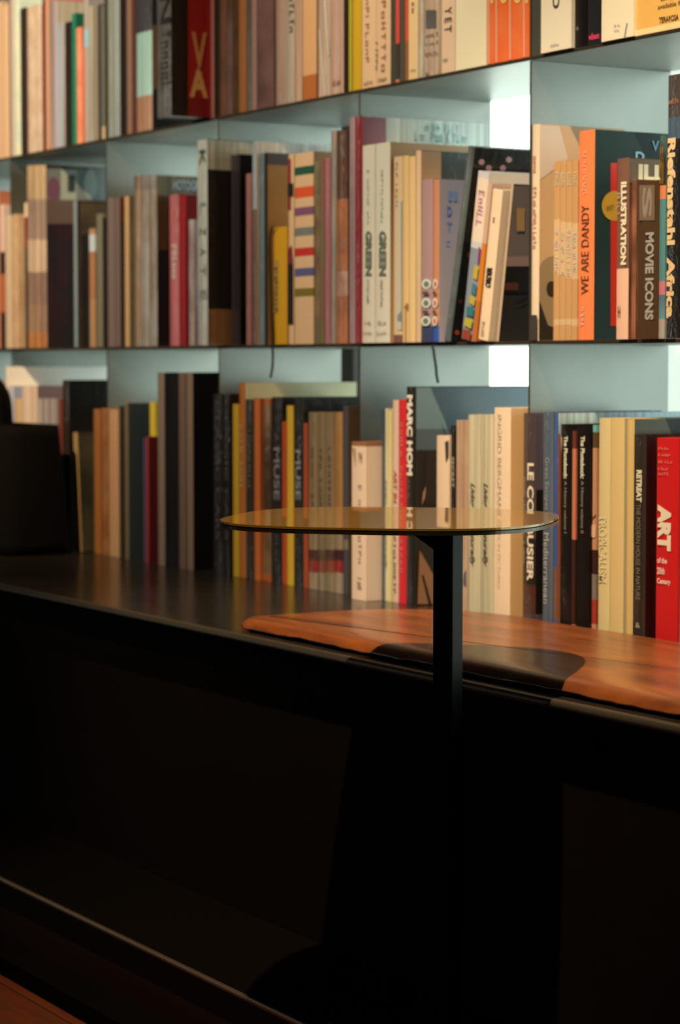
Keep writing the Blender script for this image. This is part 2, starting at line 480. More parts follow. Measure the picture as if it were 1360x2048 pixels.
# ------------------------------------------------------------------ bench and step
YE = 1.512; YST = 1.327; ZS = 0.112
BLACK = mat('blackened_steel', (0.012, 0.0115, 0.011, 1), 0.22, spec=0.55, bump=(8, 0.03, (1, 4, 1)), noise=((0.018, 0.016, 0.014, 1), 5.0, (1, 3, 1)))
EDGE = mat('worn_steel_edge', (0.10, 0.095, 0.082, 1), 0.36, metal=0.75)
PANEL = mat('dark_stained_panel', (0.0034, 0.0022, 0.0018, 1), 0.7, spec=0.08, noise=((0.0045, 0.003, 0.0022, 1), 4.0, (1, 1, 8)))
bx0, bx1 = -7.2, -0.95
bn = root('bench', ((bx0 + bx1) / 2, YE, 0), 'long black steel bench running under the shelving', 'bench')
bc = (bx0 + bx1) / 2
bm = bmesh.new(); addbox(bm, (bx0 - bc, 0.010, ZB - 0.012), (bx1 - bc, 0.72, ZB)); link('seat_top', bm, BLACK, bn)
# rolled front lip
bm = bmesh.new()
prof = [(0.010, 0.0)] + [(0.006 - 0.006 * math.sin(math.radians(a)), -0.006 + 0.006 * math.cos(math.radians(a))) for a in range(0, 181, 15)] + [(0.010, -0.012)]
va = [bm.verts.new((bx0 - bc, y, ZB + z)) for y, z in prof]; vb = [bm.verts.new((bx1 - bc, y, ZB + z)) for y, z in prof]
for i in range(len(prof)):
    j = (i + 1) % len(prof); bm.faces.new((va[i], va[j], vb[j], vb[i]))
bm.faces.new(va[::-1]); bm.faces.new(vb)
o = link('front_lip', bm, EDGE, bn); o['label'] = 'worn grey rounded steel edge'
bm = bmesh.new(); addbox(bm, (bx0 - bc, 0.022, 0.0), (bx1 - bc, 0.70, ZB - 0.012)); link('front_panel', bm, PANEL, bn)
st = root('step', (bc, YST, 0), 'low black plinth step along the foot of the bench', 'step')
bm = bmesh.new(); addbox(bm, (bx0 - bc, 0.006, 0.026), (bx1 - bc, YE + 0.021 - YST, ZS - 0.006))
link('riser', bm, mat('red_brown_panel', (0.014, 0.0045, 0.003, 1), 0.6, spec=0.15), st)
bm = bmesh.new(); addbox(bm, (bx0 - bc, 0.0065, ZS - 0.006), (bx1 - bc, YE + 0.021 - YST, ZS))
link('tread', bm, mat('worn_black_step', (0.0022, 0.0019, 0.0016, 1), 0.55, spec=0.03, bump=(8, 0.05, (1, 4, 1))), st)
bm = bmesh.new(); addbox(bm, (bx0 - bc, 0.0, ZS - 0.008), (bx1 - bc, 0.0062, ZS + 0.0003), bev=0.0029)
o = link('nosing', bm, mat('worn_nosing', (0.22, 0.17, 0.12, 1), 0.36, metal=0.9), st); o['label'] = 'worn shiny steel nosing'
bm = bmesh.new(); addbox(bm, (bx0 - bc, -0.050, 0.0), (bx1 - bc, 0.15, 0.0258)); link('kick_strip', bm, mat('black_strip', (0.0015, 0.0012, 0.001, 1), 0.8, spec=0.02), st)

# ------------------------------------------------------------------ leather cushion
def leather():
    m = bpy.data.materials.new('cognac_leather'); m.use_nodes = True
    nt = m.node_tree; b = nt.nodes['Principled BSDF']; L = nt.links.new
    tc = nt.nodes.new('ShaderNodeTexCoord'); mp = nt.nodes.new('ShaderNodeMapping'); mp.inputs['Scale'].default_value = (1.0, 5.0, 5.0)
    nz = nt.nodes.new('ShaderNodeTexNoise'); nz.inputs['Scale'].default_value = 7; nz.inputs['Detail'].default_value = 6
    rp = nt.nodes.new('ShaderNodeValToRGB'); rp.color_ramp.elements[0].position = 0.32; rp.color_ramp.elements[1].position = 0.70
    rp.color_ramp.elements[0].color = (0.10, 0.026, 0.007, 1); rp.color_ramp.elements[1].color = (0.26, 0.080, 0.018, 1)
    n2 = nt.nodes.new('ShaderNodeTexNoise'); n2.inputs['Scale'].default_value = 420; n2.inputs['Detail'].default_value = 2
    bp = nt.nodes.new('ShaderNodeBump'); bp.inputs['Strength'].default_value = 0.25; bp.inputs['Distance'].default_value = 0.0006
    L(tc.outputs['Object'], mp.inputs[0]); L(mp.outputs[0], nz.inputs['Vector']); L(nz.outputs['Fac'], rp.inputs[0]); L(rp.outputs[0], b.inputs['Base Color'])
    L(tc.outputs['Object'], n2.inputs['Vector']); L(n2.outputs['Fac'], bp.inputs['Height']); L(bp.outputs[0], b.inputs['Normal'])
    b.inputs['Roughness'].default_value = 0.38; b.inputs['Specular IOR Level'].default_value = 0.5; b.inputs['Coat Weight'].default_value = 0.55; b.inputs['Coat Roughness'].default_value = 0.22
    return m
LE = leather()
def outline(x0, x1, y0, y1, rf, rb, n=14):
    pts = []
    for cx_, cy_, r, a0 in ((x0 + rf, y0 + rf * 0.8, rf, 180), (x1 - rf, y0 + rf * 0.8, rf, 270), (x1 - rb, y1 - rb, rb, 0), (x0 + rb, y1 - rb, rb, 90)):
        for i in range(n + 1):
            a = math.radians(a0 + 90 * i / n); k = 0.8 if r == rf and cy_ < (y0 + y1) / 2 else 1
            pts.append((cx_ + r * math.cos(a), cy_ + k * r * math.sin(a)))
    # resample evenly
    seg = []; P = pts + [pts[0]]
    for a, b_ in zip(P, P[1:]):
        l = math.hypot(b_[0] - a[0], b_[1] - a[1]); m = max(1, int(l / 0.012))
        seg += [(a[0] + (b_[0] - a[0]) * i / m, a[1] + (b_[1] - a[1]) * i / m) for i in range(m)]
    return seg
CX0, CX1, CY0, CY1 = -2.868, -1.15, 1.538, 1.895
cu = root('bench_cushion', ((CX0 + CX1) / 2, CY0, ZB), 'flat cognac brown leather seat pad with raw wavy edge on the bench', 'cushion')
cc = (CX0 + CX1) / 2
ol = outline(CX0, CX1, CY0, CY1, 0.045, 0.20)
cen = (cc, (CY0 + CY1) / 2)
def inset(pts, d):
    n = len(pts); res = []
    for i in range(n):
        a = Vector(pts[(i - 2) % n]); b_ = Vector(pts[(i + 2) % n]); t = (b_ - a).normalized(); nrm = Vector((-t.y, t.x))
        p = Vector(pts[i]) + nrm * d; res.append((p.x, p.y))
    return res
rnd = random.Random(3)
def wav(i, s, f): return s * (math.sin(i * 0.31 * f) + 0.6 * math.sin(i * 0.83 * f + 1.3) + 0.4 * math.sin(i * 1.9 * f + 0.4))
bm = bmesh.new(); rings = []
levels = [(0.006, 0.0042, 0.0008), (0.0, 0.0046, 0.0016), (0.001, 0.0070, 0.0013), (0.006, 0.0130, 0.0006), (0.011, 0.0165, 0.0004), (0.020, 0.0180, 0.0001), (0.032, 0.01895, 0.0), (0.040, 0.0190, 0.0)]
for d, z, wv in levels:
    pts = inset(ol, d)
    ring = [bm.verts.new((p[0] - cc, p[1] - CY0 - abs(wav(i, wv, 1.0)), z + wav(i, wv * 0.55, 0.9))) for i, p in enumerate(pts)]
    rings.append(ring)
for a, b_ in zip(rings, rings[1:]):
    n = len(a)
    for i in range(n): bm.faces.new((a[i], a[(i + 1) % n], b_[(i + 1) % n], b_[i]))
vc = bm.verts.new((0, 0.178, 0.0190))
for i in range(n): bm.faces.new((rings[-1][i], rings[-1][(i + 1) % n], vc))
bm.faces.new(rings[0][::-1])
o = link('leather_top', bm, LE, cu, smooth=True)
bm = bmesh.new()
ol2 = inset(ol, 0.010)
addprism(bm, [(p[0] - cc, p[1] - CY0) for p in ol2], 0.0002, 0.0038)
o = link('felt_underlay', bm, mat('black_felt', (0.006, 0.005, 0.005, 1), 0.95), cu); o['label'] = 'black felt under the leather'

# ------------------------------------------------------------------ side table
ZT = None
pc = onY(784, 1034, 1.425)
# height of the top from its picture row
tx, ty = pc.x, pc.y
ztop = pc.z
dt = 0.372
def squircle(a, n, rot, off=0.0, N=120):
    pts = []
    for i in range(N):
        t = 2 * math.pi * i / N; c, s = math.cos(t), math.sin(t)
        x = math.copysign(abs(c) ** (2 / n), c) * (a - off); y = math.copysign(abs(s) ** (2 / n), s) * (a - off)
        pts.append((x * math.cos(rot) - y * math.sin(rot), x * math.sin(rot) + y * math.cos(rot)))
    return pts
TROT = math.radians(59.13 - 14)
post = onY(895, 1500, 1.447)
tb = root('side_table', (post.x, post.y, 0), 'small brass-topped side table on a slim black post in front of the bench', 'table')
tz = ztop
def plate(name, a, off, z0, z1, m, bev):
    bm = bmesh.new(); pts = squircle(a, 2.9, TROT, off)
    fs = addprism(bm, [(p[0] + tx - post.x, p[1] + ty - post.y) for p in pts], z0, z1)
    if bev:
        es = {e for f in fs[-2:] for e in f.edges}
        bmesh.ops.bevel(bm, geom=list(es), offset=bev, segments=2, affect='EDGES', profile=0.5)
    return link(name, bm, m, tb)
BRASS = bpy.data.materials.new('brushed_dark_brass'); BRASS.use_nodes = True
def _brass():
    nt = BRASS.node_tree; b = nt.nodes['Principled BSDF']; L = nt.links.new
    tc = nt.nodes.new('ShaderNodeTexCoord')
    nz = nt.nodes.new('ShaderNodeTexNoise'); nz.inputs['Scale'].default_value = 900; nz.inputs['Detail'].default_value = 2
    bp = nt.nodes.new('ShaderNodeBump'); bp.inputs['Strength'].default_value = 0.012; bp.inputs['Distance'].default_value = 0.0001
    L(tc.outputs['Object'], nz.inputs['Vector']); L(nz.outputs['Fac'], bp.inputs['Height']); L(bp.outputs[0], b.inputs['Normal'])
    b.inputs['Base Color'].default_value = (0.30, 0.18, 0.028, 1); b.inputs['Metallic'].default_value = 0.35
    b.inputs['Roughness'].default_value = 0.30; b.inputs['Specular IOR Level'].default_value = 0.3
    b.inputs['Coat Weight'].default_value = 0.9; b.inputs['Coat Roughness'].default_value = 0.02; b.inputs['Coat Tint'].default_value = (1.0, 0.92, 0.66, 1)
_brass()
BEDGE = mat('brass_edge', (0.45, 0.27, 0.10, 1), 0.25, metal=1.0)
DKST = mat('dark_bronze_steel', (0.07, 0.058, 0.045, 1), 0.25, metal=0.8)
POST = mat('black_powder_coat', (0.0022, 0.0026, 0.0022, 1), 0.45, spec=0.12)
hp = dt / 2
plate('table_top', hp, 0.0, tz - 0.0024, tz, BRASS, 0.0006)['label'] = 'polished brass top plate'
plate('shadow_gap', hp, 0.004, tz - 0.0036, tz - 0.0024, mat('black_gap', (0.004, 0.004, 0.004, 1), 0.7), 0)
plate('under_plate', hp, 0.0002, tz - 0.0073, tz - 0.0036, DKST, 0.0005)['label'] = 'dark bronze under plate'
# faceted post: square tube turned a little
def post_pts(r, rot):
    pts = []
    for i in range(4):
        a = rot + math.pi / 2 * i
        for k in (-7, -2.5, 2.5, 7):
            aa = a + math.radians(k) * 1.0
            rr = r * (1.0 - 0.02 * abs(k) / 2.5)
            pts.append((rr * math.cos(aa), rr * math.sin(aa)))
    return pts
bm = bmesh.new(); addprism(bm, post_pts(0.0172, math.radians(59.13 - 45 + 57)), ZS + 0.0085, tz - 0.0074)
link('post', bm, POST, tb)
# triangular bracket from the post towards the middle of the top
dv = Vector((tx - post.x, ty - post.y, 0)); dv = Vector((-Rt.x, -Rt.y, 0)) * 0.9 + dv.normalized() * 0.1; dv.normalize()
nv = Vector((-dv.y, dv.x, 0)) * 0.0022
bm = bmesh.new()
tri = [dv * 0.010 + Vector((0, 0, tz - 0.0073)), dv * 0.0505 + Vector((0, 0, tz - 0.0073)), dv * 0.010 + Vector((0, 0, tz - 0.0073 - 0.0300))]
A = [bm.verts.new(p + nv) for p in tri]; Bv = [bm.verts.new(p - nv) for p in tri]
bm.faces.new(A); bm.faces.new(Bv[::-1])
for i in range(3): bm.faces.new((A[i], Bv[i], Bv[(i + 1) % 3], A[(i + 1) % 3]))
link('bracket', bm, POST, tb)
bm = bmesh.new(); addbox(bm, (-0.09, -0.105, ZS + 0.0008), (0.09, 0.055, ZS + 0.0085), bev=0.002); link('base_plate', bm, POST, tb)

# ------------------------------------------------------------------ black tote bag
FAB = mat('black_canvas', (0.003, 0.003, 0.0032, 1), 0.95, spec=0.1)
by0, by1 = 1.745, 1.893
rb_ = onY(146, 1118, 1.882).x; rt_ = onY(129, 858, 1.872).x; lx = rb_ - 0.40
zt = onY(125, 857, 1.78).z
bag = root('tote_bag', ((rb_ + lx) / 2, (by0 + by1) / 2, ZB), 'black canvas tote bag standing on the bench at the left edge', 'bag')
bcx, bcy = (rb_ + lx) / 2, (by0 + by1) / 2
bm = bmesh.new(); NU, NV = 28, 12
hz = zt - ZB
grid = []
for j in range(NV + 1):
    v = j / NV; row = []
    xl = lx - bcx + 0.02 * v; xr = (rb_ + (rt_ - rb_) * v) - bcx
    dep = (by1 - by0) / 2 * (1 - 0.25 * v)
    for i in range(NU):
        a = 2 * math.pi * i / NU; c, s = math.cos(a), math.sin(a)
        x = (xl + xr) / 2 + (xr - xl) / 2 * math.copysign(abs(c) ** 0.35, c)
        y = dep * math.copysign(abs(s) ** 0.35, s)
        bul = 1 + 0.05 * math.sin(math.pi * v)
        row.append(bm.verts.new((x, y * bul, 0.001 + hz * v)))
    grid.append(row)
for j in range(NV):
    for i in range(NU): bm.faces.new((grid[j][i], grid[j][(i+1) % NU], grid[j+1][(i+1) % NU], grid[j+1][i]))
bm.faces.new(grid[0][::-1])
inner = []
for vtx in grid[-1]: inner.append(bm.verts.new((vtx.co.x * 0.985, vtx.co.y * 0.94, vtx.co.z)))
low = []
for vtx in inner: low.append(bm.verts.new((vtx.co.x * 0.98, vtx.co.y, vtx.co.z - 0.05)))
for i in range(NU):
    j = (i + 1) % NU
    bm.faces.new((grid[-1][i], grid[-1][j], inner[j], inner[i])); bm.faces.new((inner[i], inner[j], low[j], low[i]))
bm.faces.new(low)
link('bag_body', bm, FAB, bag, smooth=True)
def strap(name, pts, wd, th_, m, parent):
    """flat band along pts, width along local y"""
    bm = bmesh.new(); prev = None
    for k, p in enumerate(pts):
        a = pts[max(0, k - 1)]; b_ = pts[min(len(pts) - 1, k + 1)]
        t = (Vector(b_) - Vector(a)).normalized(); nn = Vector((t.z, 0, -t.x)) * th_ / 2
        q = [bm.verts.new(Vector(p) + nn * s1 + Vector((0, wd / 2 * s2, 0))) for s1, s2 in ((1, 1), (1, -1), (-1, -1), (-1, 1))]
        if prev:
            for i in range(4): bm.faces.new((prev[i], prev[(i+1) % 4], q[(i+1) % 4], q[i]))
        else: bm.faces.new(q[::-1])
        prev = q
    bm.faces.new(prev)
    return link(name, bm, m, parent)
zbag = hz - 0.012
for yy in (-0.030, -0.024):
    q0 = onY(12, 857, 1.792).x - bcx; q1 = onY(2, 782, 1.792); q2 = onY(-45, 742, 1.792); q3 = onY(-120, 775, 1.792); q4 = onY(-150, 857, 1.792).x - bcx
    ctrl = [Vector((q0 + 0.006, yy, zbag)), Vector((q0, yy, hz)), Vector((q1.x - bcx, yy, q1.z - ZB)), Vector((q2.x - bcx, yy, q2.z - ZB)), Vector((q3.x - bcx, yy, q3.z - ZB)), Vector((q4, yy, hz)), Vector((q4 - 0.006, yy, zbag))]
    pts = []
    for k in range(len(ctrl) - 1):
        p0 = ctrl[max(0, k - 1)]; p1 = ctrl[k]; p2 = ctrl[k + 1]; p3 = ctrl[min(len(ctrl) - 1, k + 2)]
        for i_ in range(6):
            t = i_ / 6
            pts.append(0.5 * ((2 * p1) + (p2 - p0) * t + (2 * p0 - 5 * p1 + 4 * p2 - p3) * t * t + (3 * p1 - p0 - 3 * p2 + p3) * t ** 3))
    pts.append(ctrl[-1])
    strap('handle', pts, 0.024, 0.003, FAB, bag)
# ------------------------------------------------------------------ the books, row by row, left to right
# upper shelf
T, M_, B_ = 'T', 'M', 'B'
book(T, -16, 4, 8, (215,160,105), 'tan book cut by the left edge of the photo, upper shelf', out=0)
book(T, 4, 18, 12, (228,170,108), 'plain tan paperback next to the taller cream one, far left of the upper shelf')
book(T, 19, 28, -40, (200,165,125), 'thin beige book just left of the tall cream one, upper shelf')
book(T, 28, 39, -45, (240,215,175), 'tall cream book with pale blue flecks, far left of the upper shelf', mot=((190,200,195),18,0.7))
book(T, 40, 53, 18, (48,34,27), 'dark brown book between cream and tan ones, left end of the upper shelf', s=(60,60,62))
book(T, 54, 69, 14, (214,170,120), 'left of two matching tan volumes with striped spines, upper shelf', mot=((190,145,95),40,0.6))
book(T, 69, 83, 13, (214,172,124), 'right of two matching tan volumes, their neighbour has a pink cover', mot=((190,145,95),40,0.6), sb=[(-60,14,(190,90,90))], s=(190,100,95))
book(T, 84, 90, -20, (85,32,26), 'narrow dark red-brown book on the upper shelf, left of an orange one', s=(185,85,85))
book(T, 90, 97, -30, (205,135,85), 'narrow pale orange book under a pinkish cover on the upper shelf', s=(195,120,115))
book(T, 97, 106, 3, (165,130,105), 'thin film-wrapped taupe book, first of four striped thin volumes, upper shelf', wrap=True, s=(200,185,155))
book(T, 106, 114, 3, (180,150,130), 'thin film-wrapped pinkish book, second of the four striped thin volumes', wrap=True, s=(205,190,155))
book(T, 114, 121, 48, (160,160,145), 'thin grey book, third of the four striped thin volumes on the upper shelf', wrap=True)
book(T, 121, 128, 46, (170,150,125), 'thin beige book left of the short black one, upper shelf', wrap=True, s=(200,180,140))
book(T, 129, 142, 46, (38,28,20), 'short black-brown book beside the bright green spine', s=(45,40,32))
book(T, 142.5, 151, 28, (22,110,72), 'thin bright green book on the upper shelf', s=(25,100,70))
book(T, 151.5, 162, 57, (220,118,70), 'short orange book touching the thin green one', mot=((235,150,100),30,0.5))
book(T, 162, 167, 97, (215,100,50), 'very thin and shorter orange booklet right of the orange book')
book(T, 167, 176, -10, (165,140,112), 'taupe book with a pale blue patch at the top, right of the orange booklet', bands=[(60,95,(140,170,185))])
book(T, 176, 185, 14, (172,150,110), 'beige film-wrapped book, left of two, near the green spine on the upper shelf', wrap=True)
book(T, 185, 194, 16, (140,118,85), 'brownish film-wrapped book left of the dark grey one, upper shelf', wrap=True)
book(T, 195, 202, 10, (62,58,50), 'dark grey book just left of the second divider, upper shelf')
book(T, 202, 208, 12, (100,92,70), 'dull olive thin book touching the second divider, upper shelf', bands=[(255,300,(190,150,95))])
book(T, 214, 225, -30, (135,132,105), 'grey-green tall volume, left of a pair right of the divider, upper shelf', wrap=True)
book(T, 225, 238, -35, (150,148,122), 'paler grey-green tall volume, right of the pair, upper shelf', wrap=True)
book(T, 239, 252, -40, (30,20,16), 'black book between the grey-green pair and a brown spine, upper shelf')
book(T, 252, 262, -42, (130,92,66), 'mid-brown spine beside a black one, upper shelf')
book(T, 262, 271, -42, (78,42,30), 'reddish dark brown spine left of the one with a pale blue block')
book(T, 272, 303, -60, (172,118,78), 'thick book with a large pale blue block in the middle of its spine', bands=[(-60,64,(68,62,60)),(64,192,(168,190,180))], wrap=True)
book(T, 303, 311, -30, (75,48,25), 'narrow brown book left of the pulled-out grey lettered spine', bands=[(-60,50,(14,12,10)),(180,270,(16,14,12))])
book(T, 313, 341, -70, (92,86,74), 'grey lettered book pulled forward past the shelf edge, black and red cover in view', out=0.078, s=(9,8,8), wrap=True, d=0.2, hard=True, pm=mat('white_page_block', (0.75,0.78,0.74,1), 0.8),
     txt=[('N',-10,48,0.3,1.0,(30,26,22),'d',0.02),(6,62,185,0.35,0.95,(62,56,46),'d')], mot=((70,62,52),22,0.6),
     pic=[('side',(150,20,16),rect(376,-70,480,262)),('side',(120,12,18),rect(376,196,480,262))],
     stxt=[('V',383,66,413,140,(190,110,50),'h',0.03),('A',379,138,415,194,(200,130,62),'h',0.04)])
book(T, 419, 428, -50, (125,72,58), 'dull pink-brown spine touching the thick red book')
book(T, 428, 435.5, -50, (22,14,12), 'narrow black spine at the third divider, upper shelf')
book(T, 439, 452, -50, (98,62,42), 'mottled brown book right of the third divider, upper shelf', mot=((60,50,30),14,0.8))
book(T, 452, 464, -55, (96,72,58), 'mottled greyish brown book, second right of the third divider', mot=((70,45,28),12,0.8))
book(T, 464, 475, -50, (48,42,28), 'dark olive brown spine left of the orange-brown one', mot=((90,60,30),16,0.6))
book(T, 476, 492, -50, (142,84,38), 'orange-brown plain spine among dark books, upper shelf')
book(T, 493, 502, -50, (92,84,70), 'thin grey spine right of the orange-brown one', wrap=True)
book(T, 502, 512, -55, (142,104,80), 'pinkish beige spine left of the wide mottled maroon book')
book(T, 513, 547, -60, (108,72,60), 'wide maroon-brown mottled book ending at a black gap, upper shelf', mot=((70,42,32),11,0.8))
book(T, 550, 566, -60, (165,122,90), 'brown-beige film-wrapped book, left of two glossy ones, upper shelf', wrap=True)
book(T, 566, 588, -65, (182,150,112), 'beige film-wrapped book left of a plain beige one, upper shelf', wrap=True  , txt=[(7,-40,70,0.6,0.95,(80,70,58),'d')])
book(T, 588, 603, -60, (196,150,104), 'beige book left of the two-tone tan and orange one', wrap=True)
book(T, 604, 632, -60, (216,152,88), 'tan book with an orange-brown foot band, upper shelf', bands=[(152,215,(180,95,38))])
book(T, 635, 660, -60, (205,162,118), 'film-wrapped tan book with thin diagonal lines, left volume', wrap=True, pic=[('spine',(225,195,155),[(648,0),(651,0),(659,110),(657,112)]),('spine',(225,195,155),[(638,60),(640,58),(652,190),(650,190)])])
book(T, 660, 686, -60, (200,150,110), 'film-wrapped tan book with thin diagonal lines, right volume', wrap=True, txt=[(5,160,172,0.2,0.8,(150,90,50),'h')])
book(T, 697, 704, -60, (175,150,40), 'thin olive edge book left of the bright yellow spine')
book(T, 704, 722, -70, (205,152,22), 'bright yellow plain spine on the upper shelf')
book(T, 722.5, 751, -70, (224,172,112), 'first of two peach books with faint vertical titles, right of the yellow one', txt=[(9,-20,130,0.3,0.55,(190,120,70),'d'),(5,162,170,0.2,0.8,(150,110,70),'h')])
book(T, 751, 780, -70, (222,170,112), 'second of two peach books, dark title line at its left edge', txt=[(8,-20,150,0.42,0.7,(180,110,65),'d'),(5,82,140,0.0,0.14,(60,45,30),'d'),(5,156,164,0.2,0.8,(150,110,70),'h')])
book(T, 781, 791, -70, (66,62,48), 'thin dark olive spine left of a thin red one, upper shelf')
book(T, 791, 798.5, -70, (215,70,45), 'thin red spine with an orange foot, left of two', bands=[(88,160,(60,50,35)),(160,200,(215,115,60))])
book(T, 799, 810, -70, (78,70,55), 'second thin dark olive spine, between two red ones')
book(T, 810, 816, -70, (225,72,40), 'thin red spine touching a peach book, right of two', bands=[(85,200,(150,90,40))])
book(T, 816.5, 836, -70, (232,182,112), 'peach-yellow book right of the thin red spines', txt=[(4,5,28,0.35,0.6,(90,70,50),'d'),(4,138,144,0.2,0.8,(190,130,70),'h')])
book(T, 836, 848, -70, (205,165,118), 'narrow beige film-wrapped book left of the one with a dark square', wrap=True, mot=((215,205,180),20,0.5))
book(T, 848.5, 882, -70, (200,158,112), 'beige book with a small dark square picture and lines of print on its spine', wrap=True,
     pic=[('spine',(88,76,64),rect(852,20,873,57))], txt=[(4,66,74,0.1,0.9,(140,110,80),'h'),(4,84,90,0.1,0.9,(140,110,80),'h'),(5,104,112,0.1,0.9,(150,115,80),'h'),(2,143,152,0.1,0.35,(140,105,80),'h')])
book(T, 882.5, 910, -80, (232,184,128), 'cream book lettered YET down its spine', txt=[('Y E T',14,65,0.25,0.75,(70,50,35),'d',0.02),('W',116,124,0.1,0.5,(110,80,60),'h')])
book(T, 910.5, 973, -80, (244,222,210), 'wide plain pale pinkish white book, upper shelf', rough=0.4)
def orange_set(x0, x1, lab):
    book(T, x0, x1, -60, (240,98,34), lab, pic=[('spine',(245,150,100),rect(x0+2,-60,x0+6,200))], txt=[('O',-14,8,0.45,0.95,(250,190,90),'h',0.05)], mot=((245,125,60),14,0.4))
orange_set(973.5, 989, 'leftmost of four bright orange matching volumes, upper shelf')
orange_set(989, 1016, 'second from left of four bright orange matching volumes')
orange_set(1016, 1044, 'third from left of four bright orange matching volumes')
orange_set(1044, 1058, 'rightmost of four bright orange matching volumes, at the divider')
book(T, 1081, 1142, -80, (238,206,154), 'wide cream book with a large dark hooked letter at the top of the spine', out=0.006, txt=[('C',-6,17,0.40,0.62,(60,52,42),'u',0.03),(4,88,93,0.35,0.62,(150,130,95),'h')])
book(T, 1142.5, 1174, -80, (20,14,12), 'plain black book between the wide cream one and one with a pink mark', s=(18,14,12), pic=[('spine',(110,90,70),ell(1155,57,2.5,4))], rough=0.3)
book(T, 1174.5, 1201, -80, (30,30,30), 'black book with a small pink word near its foot', txt=[('wibeon',66,79,0.12,0.92,(235,60,80),'h',0.03)])
book(T, 1202, 1266, -80, (248,212,166), 'wide pale peach book with a thin grey slash near its foot', txt=[(4,48,54,0.42,0.62,(190,165,135),'h'),(4,58,64,0.42,0.60,(205,180,150),'h')], pic=[('spine',(165,145,115),[(1253,46),(1256,46),(1251,74),(1248,74)])], out=0.004)
book(T, 1267, 1402, -60, (240,168,72), 'wood-grain printed box with dark brown print, right end of the upper shelf', cat='box', d=0.12, hard=False, mot=((225,140,50),7,0.6),
     bands=[(48,80,(245,200,120))], txt=[('TERAROSA',32,44,0.37,0.668,(70,42,25),'h',0.02),('available for',6,15,0.35,0.76,(70,45,28),'h',0.01),('only',-8,2,0.39,0.6,(70,45,28),'h',0.01)])

# middle shelf
book(M_, -28, -2, 385, (200,125,85), 'pinkish orange book cut by the left edge, middle shelf', s=(190,120,85))
book(M_, -1, 7, 410, (228,175,130), 'pale pink spine with an orange foot at the left edge, middle shelf', bands=[(505,550,(40,35,32)),(550,625,(190,95,40)),(625,700,(60,35,28))])
book(M_, 8, 21, 432, (214,168,115), 'left of two slim tan paperbacks at the left end of the middle shelf', out=0.016)
book(M_, 21, 35, 430, (208,155,98), 'right of two slim tan paperbacks at the left end of the middle shelf', out=0.016, mot=((185,130,75),30,0.5))
book(M_, 36, 50, 408, (48,42,32), 'dark green-black spine with a red upper part and cream cap, middle shelf', bands=[(408,436,(235,190,130)),(436,495,(115,28,18))])
def tall3(x0, x1, lab, **k):
    book(M_, x0, x1, 332, (165,115,75), lab, wrap=True, bands=[(332,400,(205,155,95)),(400,480,(165,125,90)),(480,545,(222,170,115)),(545,610,(150,105,75)),(665,700,(190,110,40))], d=0.215, **k)
tall3(51, 64, 'left of three tall film-wrapped volumes with a pale middle band, middle shelf')
tall3(64, 78, 'middle one of three tall film-wrapped volumes with a pale middle band')
tall3(78, 92, 'right one of three tall film-wrapped volumes, patterned floral cover in view', s=(30,24,20), smot=((58,16,12),12,0.9),
      pic=[('side',(120,120,105),rect(93,337,230,400)),('side',(120,70,80),ell(107,380,13,26)),('side',(175,172,140),rect(121,340,153,402)),('side',(45,50,42),rect(135,350,150,384)),('side',(165,165,140),ell(180,368,14,30)),('side',(105,78,58),rect(93,400,230,448))])
book(M_, 146, 153, 402, (125,130,112), 'thin grey-green spine under an orange page edge, middle shelf', s=(30,25,20))
book(M_, 153.5, 160, 405, (38,28,22), 'thin black spine right of the grey-green one, middle shelf', s=(95,80,55), smot=((60,50,38),14,0.8))
book(M_, 162, 176, 470, (24,18,14), 'black book, shorter than its neighbours, left of a slim tan spine', s=(40,30,22))
book(M_, 177, 188, 458, (170,118,72), 'slim tan spine with a white fleck, middle shelf', bands=[(470,505,(190,180,160)),(505,600,(165,105,60))])
book(M_, 192, 204, 428, (112,102,72), 'slim olive spine near the second divider, middle shelf')
book(M_, 204.5, 209, 436, (38,30,20), 'very thin dark spine against the second divider, middle shelf')
book(M_, 214, 226, 396, (112,90,74), 'grey-brown volume right against the second divider, middle shelf')
book(M_, 226, 239, 396, (104,82,66), 'second grey-brown volume right of the second divider, middle shelf', s=(110,55,25))
book(M_, 240, 247.5, 440, (40,30,20), 'thin dark spine between grey-brown and tan ones, middle shelf')
book(M_, 248, 257, 393, (184,136,80), 'slim golden tan spine left of the film-wrapped group, middle shelf', s=(135,125,100), smot=((110,85,55),9,0.8))
def wr(x0, x1, lab, **k):
    book(M_, x0, x1, 352, (135,112,84), lab, wrap=True, bands=[(352,380,(98,82,66))], mot=k.pop('mot', ((165,150,125),9,0.6)), **k)
wr(268, 281, 'left of three tall film-wrapped grey-brown volumes right of the second divider', mot=((160,112,70),14,0.7))
wr(281, 297, 'middle of three tall film-wrapped grey-brown volumes right of the second divider')
wr(297, 313, 'right of three tall film-wrapped grey-brown volumes, brown cover with faint letters', s=(82,50,22), sb=[(350,392,(118,112,88)),(500,700,(30,14,12))], stxt=[('HOTOGR',345,362,398,380,(160,165,140),'h',0.03)], d=0.2)
book(M_, 338, 357, 391, (176,88,76), 'pinkish red spine with white lettering, middle shelf', s=(130,18,20), wrap=True, txt=[(6,490,560,0.35,0.9,(215,190,150),'d')], d=0.17)
book(M_, 357, 371, 392, (132,18,22), 'deep red plain spine beside the pinkish red one, middle shelf', s=(125,15,18))
book(M_, 376, 387, 440, (165,145,118), 'pale grey-beige spine tucked behind the tall pulled-out lettered one', mot=((120,80,70),12,0.7))
